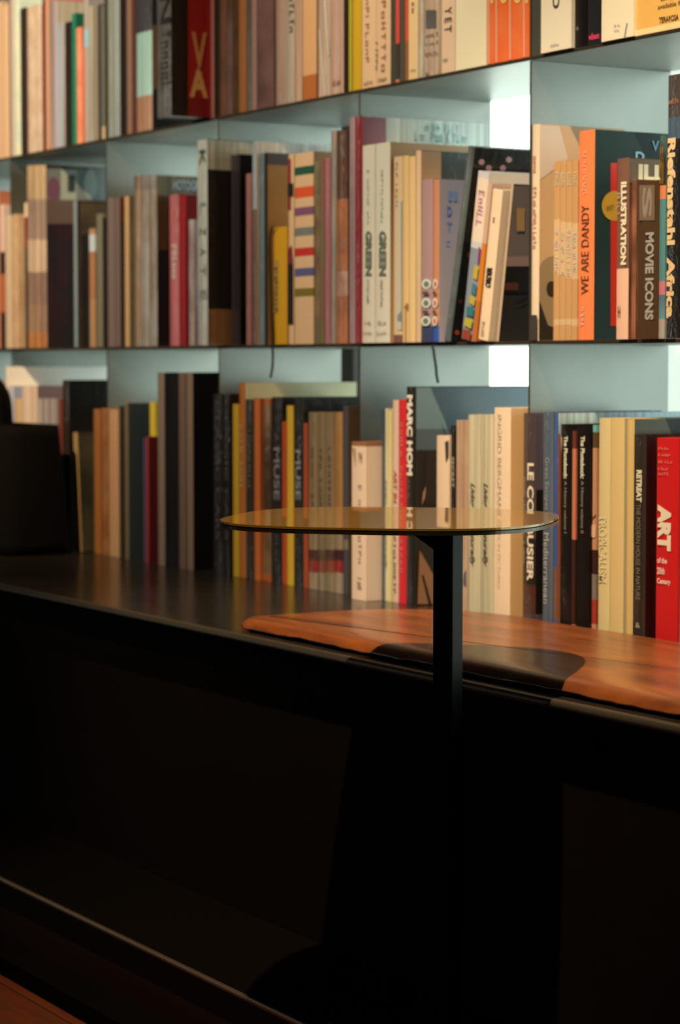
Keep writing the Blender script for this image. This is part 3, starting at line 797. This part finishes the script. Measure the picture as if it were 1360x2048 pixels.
book(M_, 390, 414, 282, (178,170,138), 'tall grey-white spine with spaced black letters, pulled forward on the middle shelf', out=0.044, wrap=True, s=(20,14,10), sb=[(282,341,(205,198,165)),(620,700,(160,112,66))], d=0.21,
     txt=[('K',300,333,0.3,0.85,(60,66,56),'d',0.03),('L',405,430,0.3,0.85,(120,125,105),'d',0.02),('Z',455,472,0.3,0.85,(80,82,70),'d',0.02),('A',495,512,0.3,0.85,(120,115,95),'d',0.02),('T',530,552,0.3,0.85,(130,122,100),'d',0.02),('E',580,600,0.3,0.85,(125,118,98),'d',0.02)], mot=((195,175,140),8,0.6))
book(M_, 461, 479, 311, (46,38,40), 'tall charcoal film-wrapped spine left of a slim pink one', wrap=True, s=(16,10,9), d=0.2)
book(M_, 491, 502, 348, (164,102,84), 'slim dusty pink spine on the middle shelf', s=(105,62,42), smot=((150,60,45),9,0.8), wrap=True)
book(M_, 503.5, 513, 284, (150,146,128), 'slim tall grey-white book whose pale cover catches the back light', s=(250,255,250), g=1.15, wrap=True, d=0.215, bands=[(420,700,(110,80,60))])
book(M_, 517, 528, 308, (112,122,112), 'film-wrapped grey-green spine left of the black-edged tan book', wrap=True, s=(22,20,18))
book(M_, 528.5, 535, 306, (26,22,18), 'thin black edge of a tall book with a tan cover, elastic band hanging in front', s=(208,152,82), sb=[(300,331,(104,88,78))], d=0.2)
book(M_, 546, 573, 455, (205,140,14), 'short mustard yellow book with small dark print, middle shelf', s=(205,142,16), out=0.003, d=0.14,
     pic=[('spine',(170,120,50),rect(548,520,556,625),'spine_picture')], txt=[(10,535,625,0.1,0.35,(40,30,15),'d')])
book(M_, 574, 587, 309, (220,168,108), 'tan book with a black and red printed figure, left of the striped one', s=(216,162,102),
     pic=[('spine',(135,25,28),rect(574,318,582,420)),('spine',(25,12,12),[(574,368),(586,366),(586,392),(574,395)]),('spine',(120,28,36),[(575,500),(584,490),(586,530),(576,535)]),('spine',(18,10,14),rect(577,528,586,648))])
STR = [((335,351),(30,80,50)),((374,396),(220,80,30)),((416,433),(130,75,90)),((456,472),(120,115,95)),((497,513),(195,40,25)),((536,553),(90,85,110)),((577,594),(120,100,25))]
book(M_, 588, 626, 308, (222,168,108), 'tan book with seven coloured stripes across its spine', bands=[(a, b_, c) for (a, b_), c in STR], d=0.2)
book(M_, 627, 638, 322, (108,78,55), 'narrow mottled brown book right of the striped one', mot=((150,130,80),12,0.8), bands=[(322,390,(60,45,35))])
book(M_, 638, 647.5, 320, (128,92,62), 'narrow brown and olive book left of a pink spine, middle shelf', mot=((110,105,60),12,0.8))
book(M_, 648, 660, 317, (190,110,98), 'slim rose pink spine at the right of the striped book', wrap=True)
book(M_, 661, 672, 262, (168,138,104), 'film-wrapped tall beige spine beside a portrait photo book', wrap=True, mot=((125,120,100),12,0.7))
book(M_, 672.5, 694, 262, (198,112,58), 'tall film-wrapped book with an orange portrait and brown top', wrap=True, bands=[(255,400,(92,58,38)),(545,592,(215,150,105))], mot=((110,60,36),12,0.5))
book(M_, 697, 709, 235, (168,128,112), 'pinkish film-wrapped spine left of the dark red one, tallest group on the middle shelf', wrap=True, out=0.022)
book(M_, 709.5, 723, 234, (142,32,34), 'dark red spine of the tall wide art book with a pale cover', out=0.022, s=(250,252,240), wrap=True, d=0.24, g=1.0,
     pic=[('side',(170,75,85),rect(724,200,772,430))], stxt=[(9,850,252,920,262,(212,220,210),'h'),(10,830,270,935,282,(208,216,206),'h')])
def green(x0, x1, lab, f):
    book(M_, x0, x1, 288 if f else 292, (214,186,142), lab, out=0.022, mot=((205,195,160),6,0.5), s=(222,180,124),
         txt=[('GREEN',462,552,0.30,0.78,(96,98,74),'d',0.05),(12,340,450,0.42,0.56,(170,160,120),'d'),(9,560,615,0.4,0.58,(160,138,100),'d'),(3,642,650,0.25,0.8,(160,120,80),'h'),(4,664,670,0.15,0.85,(175,135,95),'h')])
green(723.5, 749, 'left of two cream volumes lettered GREEN', 0)
green(749.5, 779, 'right of two cream volumes lettered GREEN', 1)
book(M_, 786, 804, 314, (210,166,108), 'tan spine with a long grey-green stroke and purple foot', out=0.022, bands=[(672,690,(120,75,62))], txt=[(9,325,420,0.3,0.5,(165,125,80),'d')],
     pic=[('spine',(185,172,135),[(797,395),(803,400),(803,660),(794,660),(796,520)]),('spine',(115,125,120),[(795,632),(803,622),(803,642),(796,642)])], s=(225,185,135))
book(M_, 804.5, 816, 312, (218,168,96), 'honey coloured book, left of two with a dark leaf mark', out=0.022, pic=[('spine',(150,95,50),[(808,615),(816,604),(816,620)]),('spine',(165,115,60),rect(811,618,813,685))])
book(M_, 816.3, 829, 314, (222,172,100), 'honey coloured book, right of two, left of the quarter-bound one', out=0.022)
book(M_, 829.3, 841, 302, (206,160,104), 'tan-backed book with a glossy dark cover behind the mauve pair', out=0.022, s=(70,78,72), d=0.19, wrap=True,
     pic=[('side',(200,160,112),rect(841,295,882,700))])
def knit(x0, x1, c, lab, **k):
    pc = []
    for y in (568, 606, 642):
        for q, cc_ in (((y-10, y+10), (205,195,175)), ((y-6, y+6), k['cc'])):
            pc.append(('spine', cc_, ell((x0+x1)/2, (q[0]+q[1])/2, (x1-x0)*(0.42 if cc_ == (205,195,175) else 0.24), (q[1]-q[0])/2, 12)))
    for y in (586, 624): pc.append(('spine', (80,65,50), ell((x0+x1)/2, y, (x1-x0)*0.3, 3.5, 10)))
    book(M_, x0, x1, 360, c, lab, out=0.022, bands=[(654,692,k['foot'])], pic=pc, s=k.get('s'), d=k.get('d',0.16), stxt=k.get('stxt', []))
knit(842, 864.5, (166,122,104), 'mauve book with a chain-link pattern and navy foot', cc=(105,105,90), foot=(52,58,80))
knit(865, 877, (192,118,70), 'orange-brown book with a chain-link pattern and blue foot, lavender cover', cc=(210,85,40), foot=(50,75,130), s=(176,172,176),
     stxt=[('II',896,382,914,402,(120,140,195),'h',0.03),('D',893,412,903,432,(100,115,165),'h',0.03),('T',893,444,903,462,(120,125,160),'h',0.03),('C',891,480,899,492,(150,150,165),'h',0.02)])
book(M_, 887, 900, 303, (70,72,62), 'large black film-wrapped leaning book with pink dots on the cover', tilt=12.5, ref=688, wrap=True, s=(14,8,7), d=0.205, out=0.012,
     mot=((92,96,84),14,0.8),
     pic=[('side',c_,ell(x_,y_,r_,r_,12)) for x_,y_,r_,c_ in ((963,324,6,(215,165,155)),(977,336,6,(215,160,145)),(1005,336,6,(215,165,150)),(1017,319,6,(215,170,165)),(958,367,5,(150,70,55)),(960,400,5,(140,55,42)),(951,438,5,(75,30,28)),(951,475,5,(90,40,28)),(936,509,5,(100,55,22)),(912,664,5,(190,70,45)),(918,602,5,(75,30,25)))])
book(M_, 921, 943, 352, (196,178,150), 'leaning book with a painted flower pattern on the lower spine', tilt=10.0, ref=686, s=(238,228,214), out=0.012, d=0.17,
     bands=[(352,480,(226,188,140)),(492,690,(130,128,118))],
     pic=[('spine',(130,50,95),[(958,492),(968,498),(962,530),(955,526)]),('spine',(190,150,30),[(950,530),(958,534),(954,560),(946,556)]),('spine',(60,110,105),[(946,566),(956,570),(952,590),(943,586)]),('spine',(180,150,40),[(941,590),(952,596),(950,612),(940,606)]),('spine',(50,105,100),[(935,612),(950,614),(948,634),(934,630)]),('spine',(175,150,35),[(932,636),(948,638),(944,658),(930,650)]),('spine',(140,55,30),[(928,658),(945,662),(942,684),(926,680)]),
          ('side',(225,120,115),[(1018,384),(1024,375),(1044,373),(1043,377),(1026,379),(1021,388)])],
     txt=[(5,375,450,0.3,0.8,(215,130,120),'d')])
book(M_, 943.5, 952, 372, (200,150,104), 'slim leaning tan book with an orange lower half', tilt=10.0, ref=686, out=0.012, bands=[(484,600,(205,110,22)),(600,690,(185,95,28))], d=0.15)
book(M_, 955, 975, 386, (232,186,128), 'leaning cream book with a short black word on its spine', tilt=9.5, ref=686, out=0.012, txt=[('ORDER',530,572,0.25,0.8,(38,26,18),'u',0.06),(1,430,444,0.4,0.6,(70,50,35),'d'),(6,640,672,0.3,0.6,(150,115,80),'u')], d=0.14)
book(M_, 992, 997, 372, (190,150,105), 'thin leaning book with a grey landscape photo on the cover', tilt=9.2, ref=686, out=0.0, s=(46,42,38), d=0.155, hard=False,
     pic=[('side',(128,112,102),rect(985,370,1075,530)),('side',(165,135,120),rect(985,512,1075,532)),('side',(22,16,12),rect(990,532,1065,585)),('side',(95,50,36),rect(1004,565,1036,580)),('side',(190,150,90),rect(1032,416,1048,462)),('side',(14,10,8),[(1030,606),(1056,594),(1057,598),(1042,606)])])
book(M_, 1062, 1077, 250, (228,184,128), 'tall peach book with a red vertical title and a shell picture, right of the divider', s=(226,184,128), d=0.15,
     txt=[(22,312,508,0.25,0.7,(222,120,85),'d')], pic=[('side',(236,214,180),[(1077,250),(1118,250),(1136,318),(1077,360)]),('side',(172,146,105),ell(1105,590,40,78,24)),('side',(60,45,32),ell(1102,578,10,16,16)),('side',(50,40,32),[(1070,600),(1095,650),(1140,670),(1140,690),(1070,690)]),('spine',(60,50,42),rect(1060,630,1078,690))])
for i_, nm in enumerate(('leftmost', 'second', 'third', 'rightmost')):
    xa = 1107 + i_ * 12
    book(M_, xa, xa + 11.8, 324 - i_, (200,138,74), nm + ' of four slim ochre paperbacks with cream title blocks', hard=False,
         bands=[(440 + i_*3, 550 + i_*3, (214,160,98)),(640,652,(214,160,100))], txt=[(5,345,372,0.25,0.8,(230,205,165),'d'),(11,455 + i_*3,548 + i_*3,0.25,0.8,(225,195,150),'d')], d=0.16)
book(M_, 1156, 1187, 263, (250,122,58), 'bright orange spine with dark capitals reading upward, dark green cover', s=(38,58,52), smot=((44,82,88),3,0.5), d=0.21,
     txt=[('WE ARE DANDY',410,588,0.22,0.72,(80,52,30),'u',0.0),(13,300,388,0.3,0.5,(255,180,130),'u'),(4,612,652,0.2,0.42,(255,185,140),'u')],
     pic=[('side',(225,50,22),rect(1221,326,1234,652)),('side',(218,165,50),ell(1229,412,26,30,24),'round_sticker')],
     stxt=[('V',1303,282,1317,302,(150,180,185),'h',0.02),('D',1270,304,1288,322,(140,175,180),'h',0.04),(3,1212,410,1228,420,(150,110,40),'h')])
book(M_, 1232, 1256, 318, (128,82,56), 'brown and skin-toned book with cream vertical capitals', s=(130,88,66), smot=((80,50,36),10,0.8), out=0.01, d=0.2,
     bands=[(540,690,(244,176,122))], txt=[('ILLUSTRATION',364,530,0.40,0.88,(248,214,158),'d',0.05),(9,372,430,0.10,0.32,(225,180,125),'d'),(1,612,634,0.2,0.5,(150,100,70),'h')],
     pic=[('side',(120,112,96),rect(1256,315,1340,366))], stxt=[('ILL',1276,331,1330,360,(238,240,222),'h',0.05)])
book(M_, 1257.5, 1272, 360, (160,96,58), 'brown photographic spine between the lettered skin-toned book and the dark brown one', out=0.004, mot=((70,38,24),11,0.8))
book(M_, 1275, 1316, 364, (78,50,24), 'dark brown book with pale grey block capitals and a small square emblem', out=0.012, d=0.17,
     txt=[('MOVIE ICONS',465,640,0.40,0.82,(172,150,120),'d',0.04),('S',374,436,0.24,0.70,(150,125,95),'d',0.03)],
     pic=[('spine',(120,92,62),rect(1279,370,1310,441),'square_emblem')], s=(80,52,26))
book(M_, 1316.5, 1329, 272, (88,128,112), 'narrow teal patterned spine with yellow lettering on a black top', bands=[(270,372,(42,34,26)),(372,400,(225,120,60)),(565,592,(205,110,100)),(592,640,(90,110,110)),(640,690,(205,140,100))],
     txt=[(8,294,368,0.2,0.85,(215,140,30),'h')], mot=((120,160,130),14,0.5), out=0.02)
book(M_, 1332, 1372, 152, (34,26,22), 'very tall black film-wrapped spine with large cream lettering, right edge', out=0.05, wrap=True, d=0.22, bands=[(150,235,(82,68,56)),(235,280,(78,92,96))],
     txt=[('Riefenstahl  Africa',275,636,0.05,0.46,(240,186,112),'d',0.05),(5,196,207,0.08,0.6,(215,125,62),'h')])

# books standing on the bench
W3 = (240,248,238)
book(B_, -60, -30, 760, (210,185,160), 'cream book half hidden by the bag handle, left edge', s=(215,190,165))
book(B_, 9, 17, 733, (225,195,165), 'large pale book with a white cover rising above small books at the left', s=W3, d=0.23, g=1.4)
book(B_, 17.5, 28, 772, (200,175,150), 'grey-blue topped book behind the bag, leftmost of the small group', s=(170,170,185), d=0.1)
book(B_, 30, 43, 797, (214,160,98), 'tan book behind the bag, left of two taller cream ones', g=1.1)
book(B_, 45, 61, 771, (224,176,124), 'left of two cream books showing above the bag', g=1.1)
book(B_, 61, 75, 771, (216,166,116), 'right of two cream books showing above the bag', s=(110,90,92), d=0.17, g=1.1)
for i_ in range(6):
    xa = 77 + i_ * 6.5
    book(B_, xa, xa + 6.2, 797, [(190,160,125),(150,125,100),(180,150,120),(145,120,98),(175,145,115),(150,130,105)][i_], ['first','second','third','fourth','fifth','last'][i_] + ' of six thin beige booklets behind the bag', d=0.12, hard=False)
book(B_, 117, 124, 798, (120,50,32), 'short reddish brown book behind the bag, left of the glossy black one', d=0.12)
book(B_, 125, 138, 760, (52,38,28), 'dark brown spine of the glossy black covered book, left of the second divider', s=(12,12,11), d=0.22, wrap=True)
book(B_, 154, 163, 866, (160,112,58), 'gold-edged dark book leaning left beside the black bag', tilt=-4.5, ref=1105, s=(40,36,22), smot=((84,76,50),5,0.9), d=0.14, g=1.2, out=0.014)
book(B_, 186, 200, 818, (150,85,35), 'orange-brown slim spine, left of three by the second divider, bench row', g=1.1, ref=830)
book(B_, 202, 216, 816, (148,92,45), 'middle of three brown spines by the second divider, bench row', g=1.1, mot=((110,50,20),20,0.6))
book(B_, 217, 236, 818, (182,126,76), 'pale brown spine, right of three by the second divider, bench row', g=1.1)
book(B_, 239, 247, 812, (42,36,24), 'thin black-olive spine left of the slate grey cover, bench row')
book(B_, 248, 256, 806, (110,88,62), 'thin brown spine of the book with a slate grey cover, bench row', s=(52,62,66), d=0.2, out=0.006)
book(B_, 286, 291, 876, (70,62,78), 'small dark purple-edged book, shorter than its neighbours, bench row', out=0.004, d=0.12)
book(B_, 292, 297, 873, (150,45,35), 'small dark red book beside the tall black and brown set, bench row', d=0.12, out=0.01, s=(100,20,20))
book(B_, 298, 309, 804, (205,160,38), 'yellow spine half hidden behind small red books, bench row', d=0.15, out=-0.02, ref=830)
def tallbk(x0, x1, c, lab, **k):
    book(B_, x0, x1, 745, c, lab, d=0.215, out=0.012, **k)
tallbk(314.5, 328, (128,100,74), 'taupe spine, first of the tallest dark set on the bench')
tallbk(328.5, 356, (12,10,9), 'broad black spine in the tallest set on the bench')
tallbk(356.5, 370, (112,84,62), 'second taupe spine in the tallest set, between two black ones')
tallbk(372, 385, (132,102,74), 'third taupe spine, right one, its large black cover in view', s=(10,10,9))
book(B_, 425, 445, 788, (34,28,24), 'left of two black books with faint grey capitals, bench row', wrap=True, txt=[('CLASSIC CARS',800,1080,0.3,0.75,(80,70,64),'d',0.02),(4,1125,1132,0.2,0.8,(80,72,64),'h')], d=0.19)
book(B_, 445.5, 461, 788, (30,24,20), 'right of two black books with faint grey capitals, bench row', wrap=True, txt=[('CLASSIC CARS',800,1080,0.3,0.75,(84,74,66),'d',0.02)], d=0.19)
book(B_, 464.5, 477, 808, (186,136,26), 'slim golden yellow spine left of an orange-edged tall book, bench row', g=1.15)
book(B_, 478, 489, 765, (176,92,32), 'tall orange-edged book whose cream-yellow cover tops the row', s=(236,214,150), d=0.225, g=1.1, txt=[(9,850,980,0.25,0.8,(205,150,95),'d')])
book(B_, 490.5, 506, 799, (58,46,36), 'dark brown film-wrapped spine with small grey print, bench row', wrap=True, txt=[(12,860,980,0.35,0.7,(130,115,90),'d'),(8,1080,1140,0.35,0.7,(90,70,50),'d')])
book(B_, 507, 519, 797, (190,92,36), 'orange strip spine left of a mottled brown cover, bench row', g=1.1, out=0.006)
book(B_, 519.5, 541, 797, (136,98,56), 'mottled brown spine with dark patches and an orange foot, bench row', mot=((48,32,18),9,0.85), bands=[(780,810,(170,82,34)),(1150,1170,(185,88,28))], g=1.1, wrap=True)
book(B_, 543, 564, 794, (44,38,34), 'black spine with blurred white lettering left of an orange one', wrap=True, txt=[('MUSE',895,1000,0.25,0.8,(128,122,108),'d',0.02),(6,1040,1130,0.3,0.7,(80,75,66),'d')])
book(B_, 564.5, 571.5, 843, (184,66,24), 'thin orange-red spine left of a thin yellow one, bench row', g=1.1)
book(B_, 572, 585.5, 811, (208,152,36), 'slim yellow spine between orange-red and black ones, bench row', g=1.1)
book(B_, 586.5, 606, 794, (46,42,36), 'black spine with white lettering right of the slim yellow one', wrap=True, txt=[('MUSE',900,1000,0.25,0.8,(140,135,118),'d',0.02),(7,1030,1140,0.3,0.7,(75,72,60),'d')])
book(B_, 607, 614.5, 846, (170,66,28), 'thin rusty red spine touching the banded volumes, bench row', g=1.1)
VB = [(1066,1100,(150,120,80)),(1100,1122,(70,30,26)),(1122,1146,(150,40,30)),(1146,1190,(165,132,92))]
for i_, nm in enumerate(('leftmost', 'second', 'third')):
    xa = 616 + i_ * 17.3
    book(B_, xa, xa + 16.8, 824, (146,112,70), nm + ' of four taupe volumes with dark and red bands near the foot', bands=VB, wrap=True, txt=[(8,895,1020,0.4,0.62,(90,64,38),'d')], mot=((130,104,66),10,0.5))
book(B_, 668, 684, 824, (166,110,52), 'rightmost of four banded volumes, warmer brown than the others', bands=VB, wrap=True, g=1.05)
book(B_, 685, 695, 812, (68,64,64), 'slate spine right of the four banded volumes', s=(95,75,50), d=0.17, bands=[(1080,1100,(120,100,75))])
book(B_, 702, 731, 883, (232,182,130), 'small cream book with faint grey print standing in front', out=0.028, ref=1180, d=0.13, bands=[(883,893,(150,92,50))],
     txt=[(12,955,1130,0.5,0.72,(190,150,110),'d'),(3,1155,1180,0.45,0.75,(170,130,90),'d'),(2,905,925,0.55,0.8,(150,110,75),'h')], pic=[('spine',(180,130,80),[(704,895),(711,897),(712,935)])])
SCR = 'Living'; SCR2 = 'Naturally'
book(B_, 733.5, 742, 818, (66,76,72), 'thin dark teal spine left of a cream book with script title', wrap=True)
book(B_, 742.5, 769, 816, (212,184,120), 'cream book with flowing dark script, left of the yellow one', wrap=True, txt=[(SCR,958,1010,0.15,0.6,(50,56,44),'d',0.02,0.4),(SCR2,1045,1140,0.15,0.6,(50,56,44),'d',0.02,0.4)])
book(B_, 769.5, 783, 822, (216,180,96), 'plain pale yellow spine left of the pinkish one, bench row')
book(B_, 784, 795.5, 800, (212,162,120), 'slim pinkish spine with red print left of the bright red one', txt=[('ART IN',940,1005,0.3,0.85,(190,80,55),'d',0.03),(12,1035,1190,0.3,0.7,(90,72,52),'d')])
book(B_, 796, 811, 799, (206,34,34), 'bright red slim spine left of the black lettered one', txt=[(22,830,1150,0.35,0.65,(235,120,90),'d')])
book(B_, 811.5, 831, 773, (38,34,26), 'black spine with large cream capitals, big grey-green cover', s=(52,40,28), d=0.213, wrap=True,
     txt=[('MARC HOM',790,951,0.14,0.72,(235,200,150),'d',0.05),(8,962,1000,0.25,0.45,(110,95,70),'d')],
     pic=[('side',(122,142,136),rect(832,775,1075,858)),('side',(92,102,96),rect(832,858,1075,900)),('side',(44,26,16),rect(850,905,1075,1010)),('side',(190,132,80),[(845,985),(851,972),(849,995),(843,1010)]),('side',(160,112,70),[(838,1100),(866,1150),(866,1210),(834,1208)]),('side',(24,16,12),[(842,1150),(846,1150),(862,1210),(856,1210)])])
book(B_, 872, 897, 871, (226,178,122), 'short cream book with a torn dark notch, left of a black-topped one', d=0.13, out=0.004, pic=[('spine',(60,50,40),[(890,885),(897,880),(897,910),(892,925)])])
book(B_, 899, 910.5, 851, (34,30,26), 'slim black spine with tiny grey print among cream books', wrap=True, txt=[('SECRET',914,975,0.3,0.8,(200,170,125),'d',0.0)])
book(B_, 911, 934.5, 840, (204,158,108), 'tan spine with a blue-grey smudge near its foot', mot=((180,125,78),7,0.6), wrap=True, pic=[('spine',(95,88,84),[(927,1150),(932,1138),(932,1172),(926,1168)])])
for i_, (xa, xb, nm) in enumerate(((935, 960, 'left'), (960.5, 986.5, 'right'))):
    book(B_, xa, xb, 829, (216,184,124), nm + ' of two matching cream books with flowing dark script', wrap=True, mot=((200,178,128),8,0.5),
         txt=[(SCR,966,1015,0.18,0.62,(58,54,34),'d',0.02,0.4),(SCR2,1040,1134,0.18,0.62,(58,54,34),'d',0.02,0.4)])
book(B_, 987, 1043, 815, (244,194,134), 'thick cream book with pale grey serif capitals', s=(245,196,130), out=0.015,
     txt=[('INGRID BERGMAN',830,1022,0.24,0.48,(178,150,108),'d',-0.012),('A LIFE IN PICTURES',1040,1178,0.28,0.44,(206,164,118),'d',-0.012)])
book(B_, 1045, 1071, 826, (78,60,50), 'charcoal spine with bold cream capitals right of the thick cream book', wrap=True, bands=[(1080,1170,(36,30,26)),(1170,1230,(84,44,26))],
     txt=[('LE CORBUSIER',926,1162,0.40,0.90,(240,204,150),'d',0.03),(26,955,1130,0.12,0.24,(180,150,110),'d')], s=(108,96,104), sb=[(980,1230,(30,20,14))], d=0.19, out=0.002)
book(B_, 1085, 1106, 823, (92,100,100), 'blue-grey spine with pale title lettering', wrap=True, txt=[('Great Escapes',915,1020,0.18,0.66,(160,150,122),'d',0.0),('Mediterranean',1066,1208,0.18,0.66,(186,166,130),'d',0.0)], s=(78,96,116), sb=[(1135,1235,(110,80,66))])
book(B_, 1108, 1116, 826, (66,84,118), 'thin glossy blue spine whose pale blue cover rises behind the black pair', s=(196,220,228), sb=[(870,1250,(190,110,64))], bands=[(1135,1240,(120,80,60))], d=0.225, wrap=True)
def photobk(x0, x1, lab, vol, **k):
    book(B_, x0, x1, 848, (24,18,15), lab, txt=[('The Photobook:',872,957,0.35,0.68,(236,212,164),'d',0.03),('A History volume ' + vol,962,1066,0.35,0.62,(170,145,105),'d',0.0)], **k)
photobk(1120, 1143, 'left of two black books with fine white title, film torn at the top', 'I', wrap=True, pic=[('spine',(150,125,90),[(1120,862),(1126,880),(1123,905)])])
book(B_, 1144, 1151, 862, (205,112,66), 'thin terracotta strip of a book between the two black ones', bands=[(1080,1250,(60,30,20)),(800,900,(110,50,30))])
photobk(1152.5, 1178, 'right of two black books with fine white title, unwrapped', 'II', d=0.17)
book(B_, 1181, 1193, 850, (222,146,86), 'skin-toned illustrated book between black and pale yellow ones', out=-0.006, wrap=True, bands=[(840,866,(130,185,165)),(866,898,(110,75,40)),(1100,1150,(70,34,24)),(1150,1200,(150,120,90)),(1200,1250,(190,60,35))],
     pic=[('spine',(120,66,34),[(1181,1035),(1193,1028),(1193,1033),(1183,1040)]),('spine',(240,170,110),ell(1188,1062,6,14))])
book(B_, 1196.5, 1219.5, 836, (228,186,108), 'pale yellow cloth-look book with faint raised capitals, left of a matching pair', txt=[('TROPICALISM',1030,1165,0.1,0.75,(240,206,130),'d',0.01)], rough=0.6)
book(B_, 1220, 1247, 836, (232,182,100), 'plain pale yellow volume, second of the matching pair', rough=0.6, s=(215,205,160))
book(B_, 1249, 1264, 838, (224,172,88), 'narrow pale yellow volume with a rounded back, beside the dark one', rough=0.6, s=(92,104,98), d=0.2, bulge=0.004)
book(B_, 1266, 1291, 868, (58,46,34), 'charcoal film-wrapped spine with bold and thin cream capitals', wrap=True, s=(64,16,14), d=0.18,
     txt=[('RETREAT',940,1004,0.30,0.74,(248,218,165),'d',0.05),('THE MODERN HOUSE IN NATURE',1008,1200,0.30,0.66,(140,118,84),'d',0.0),('&',1246,1256,0.3,0.7,(190,160,120),'h',0.0)])
book(B_, 1312, 1356, 875, (222,26,22), 'bright red book with large white vertical lettering, right end of the bench row', s=(215,28,24), out=0.004, d=0.19,
     txt=[('ART',1010,1102,0.10,0.72,(255,226,180),'d',0.07),('of the',1116,1128,0.10,0.55,(255,200,150),'h',0.03),('20th',1136,1150,0.10,0.45,(255,200,150),'h',0.03),('Century',1158,1172,0.10,0.72,(255,210,160),'h',0.03),
          (4,895,900,0.12,0.6,(250,130,95),'h'),(4,908,913,0.12,0.7,(250,130,95),'h'),(5,922,927,0.12,0.8,(250,130,95),'h'),(4,936,941,0.12,0.6,(250,130,95),'h'),(4,945,951,0.12,0.62,(250,130,95),'h')])
book(B_, 1358, 1392, 868, (226,190,140), 'cream book cut by the right edge of the photo, bench row', wrap=True)
for b in BOOKS: build_book(b)

# ------------------------------------------------------------------ ribbons hanging over the shelf edge
def ribbon(pix, Y, wd, col, label):
    P = [onY(x, y, Y) for x, y in pix]
    r = root('bookmark_ribbon', P[0], label, 'ribbon')
    pts = []
    for a, b_ in zip(P, P[1:]):
        for i in range(4): pts.append(a.lerp(b_, i / 4) - P[0])
    pts.append(P[-1] - P[0])
    bm = bmesh.new(); prev = None
    for k, p in enumerate(pts):
        q = [bm.verts.new(p + Vector((sx * wd / 2, sy * 0.0005, 0))) for sx, sy in ((-1, -1), (1, -1), (1, 1), (-1, 1))]
        if prev:
            for i in range(4): bm.faces.new((prev[i], prev[(i+1) % 4], q[(i+1) % 4], q[i]))
        else: bm.faces.new(q)
        prev = q
    bm.faces.new(prev[::-1])
    link('ribbon_band', bm, mat('ribbon_cloth', col, 0.7), r)
ribbon([(549,452),(544,456),(540.5,468),(539.5,500),(541,560),(543,620),(545,690),(546,712),(545,735),(541,756)], YF - 0.0065, 0.0065, (0.006, 0.006, 0.006, 1), 'black elastic ribbon looping from the mustard book down over the shelf edge')
ribbon([(864,690),(867,700),(869,715),(872,735),(873,750),(876,766)], YF - 0.026, 0.0065, (0.012, 0.045, 0.09, 1), 'short dark blue bookmark ribbon hanging below the middle shelf')
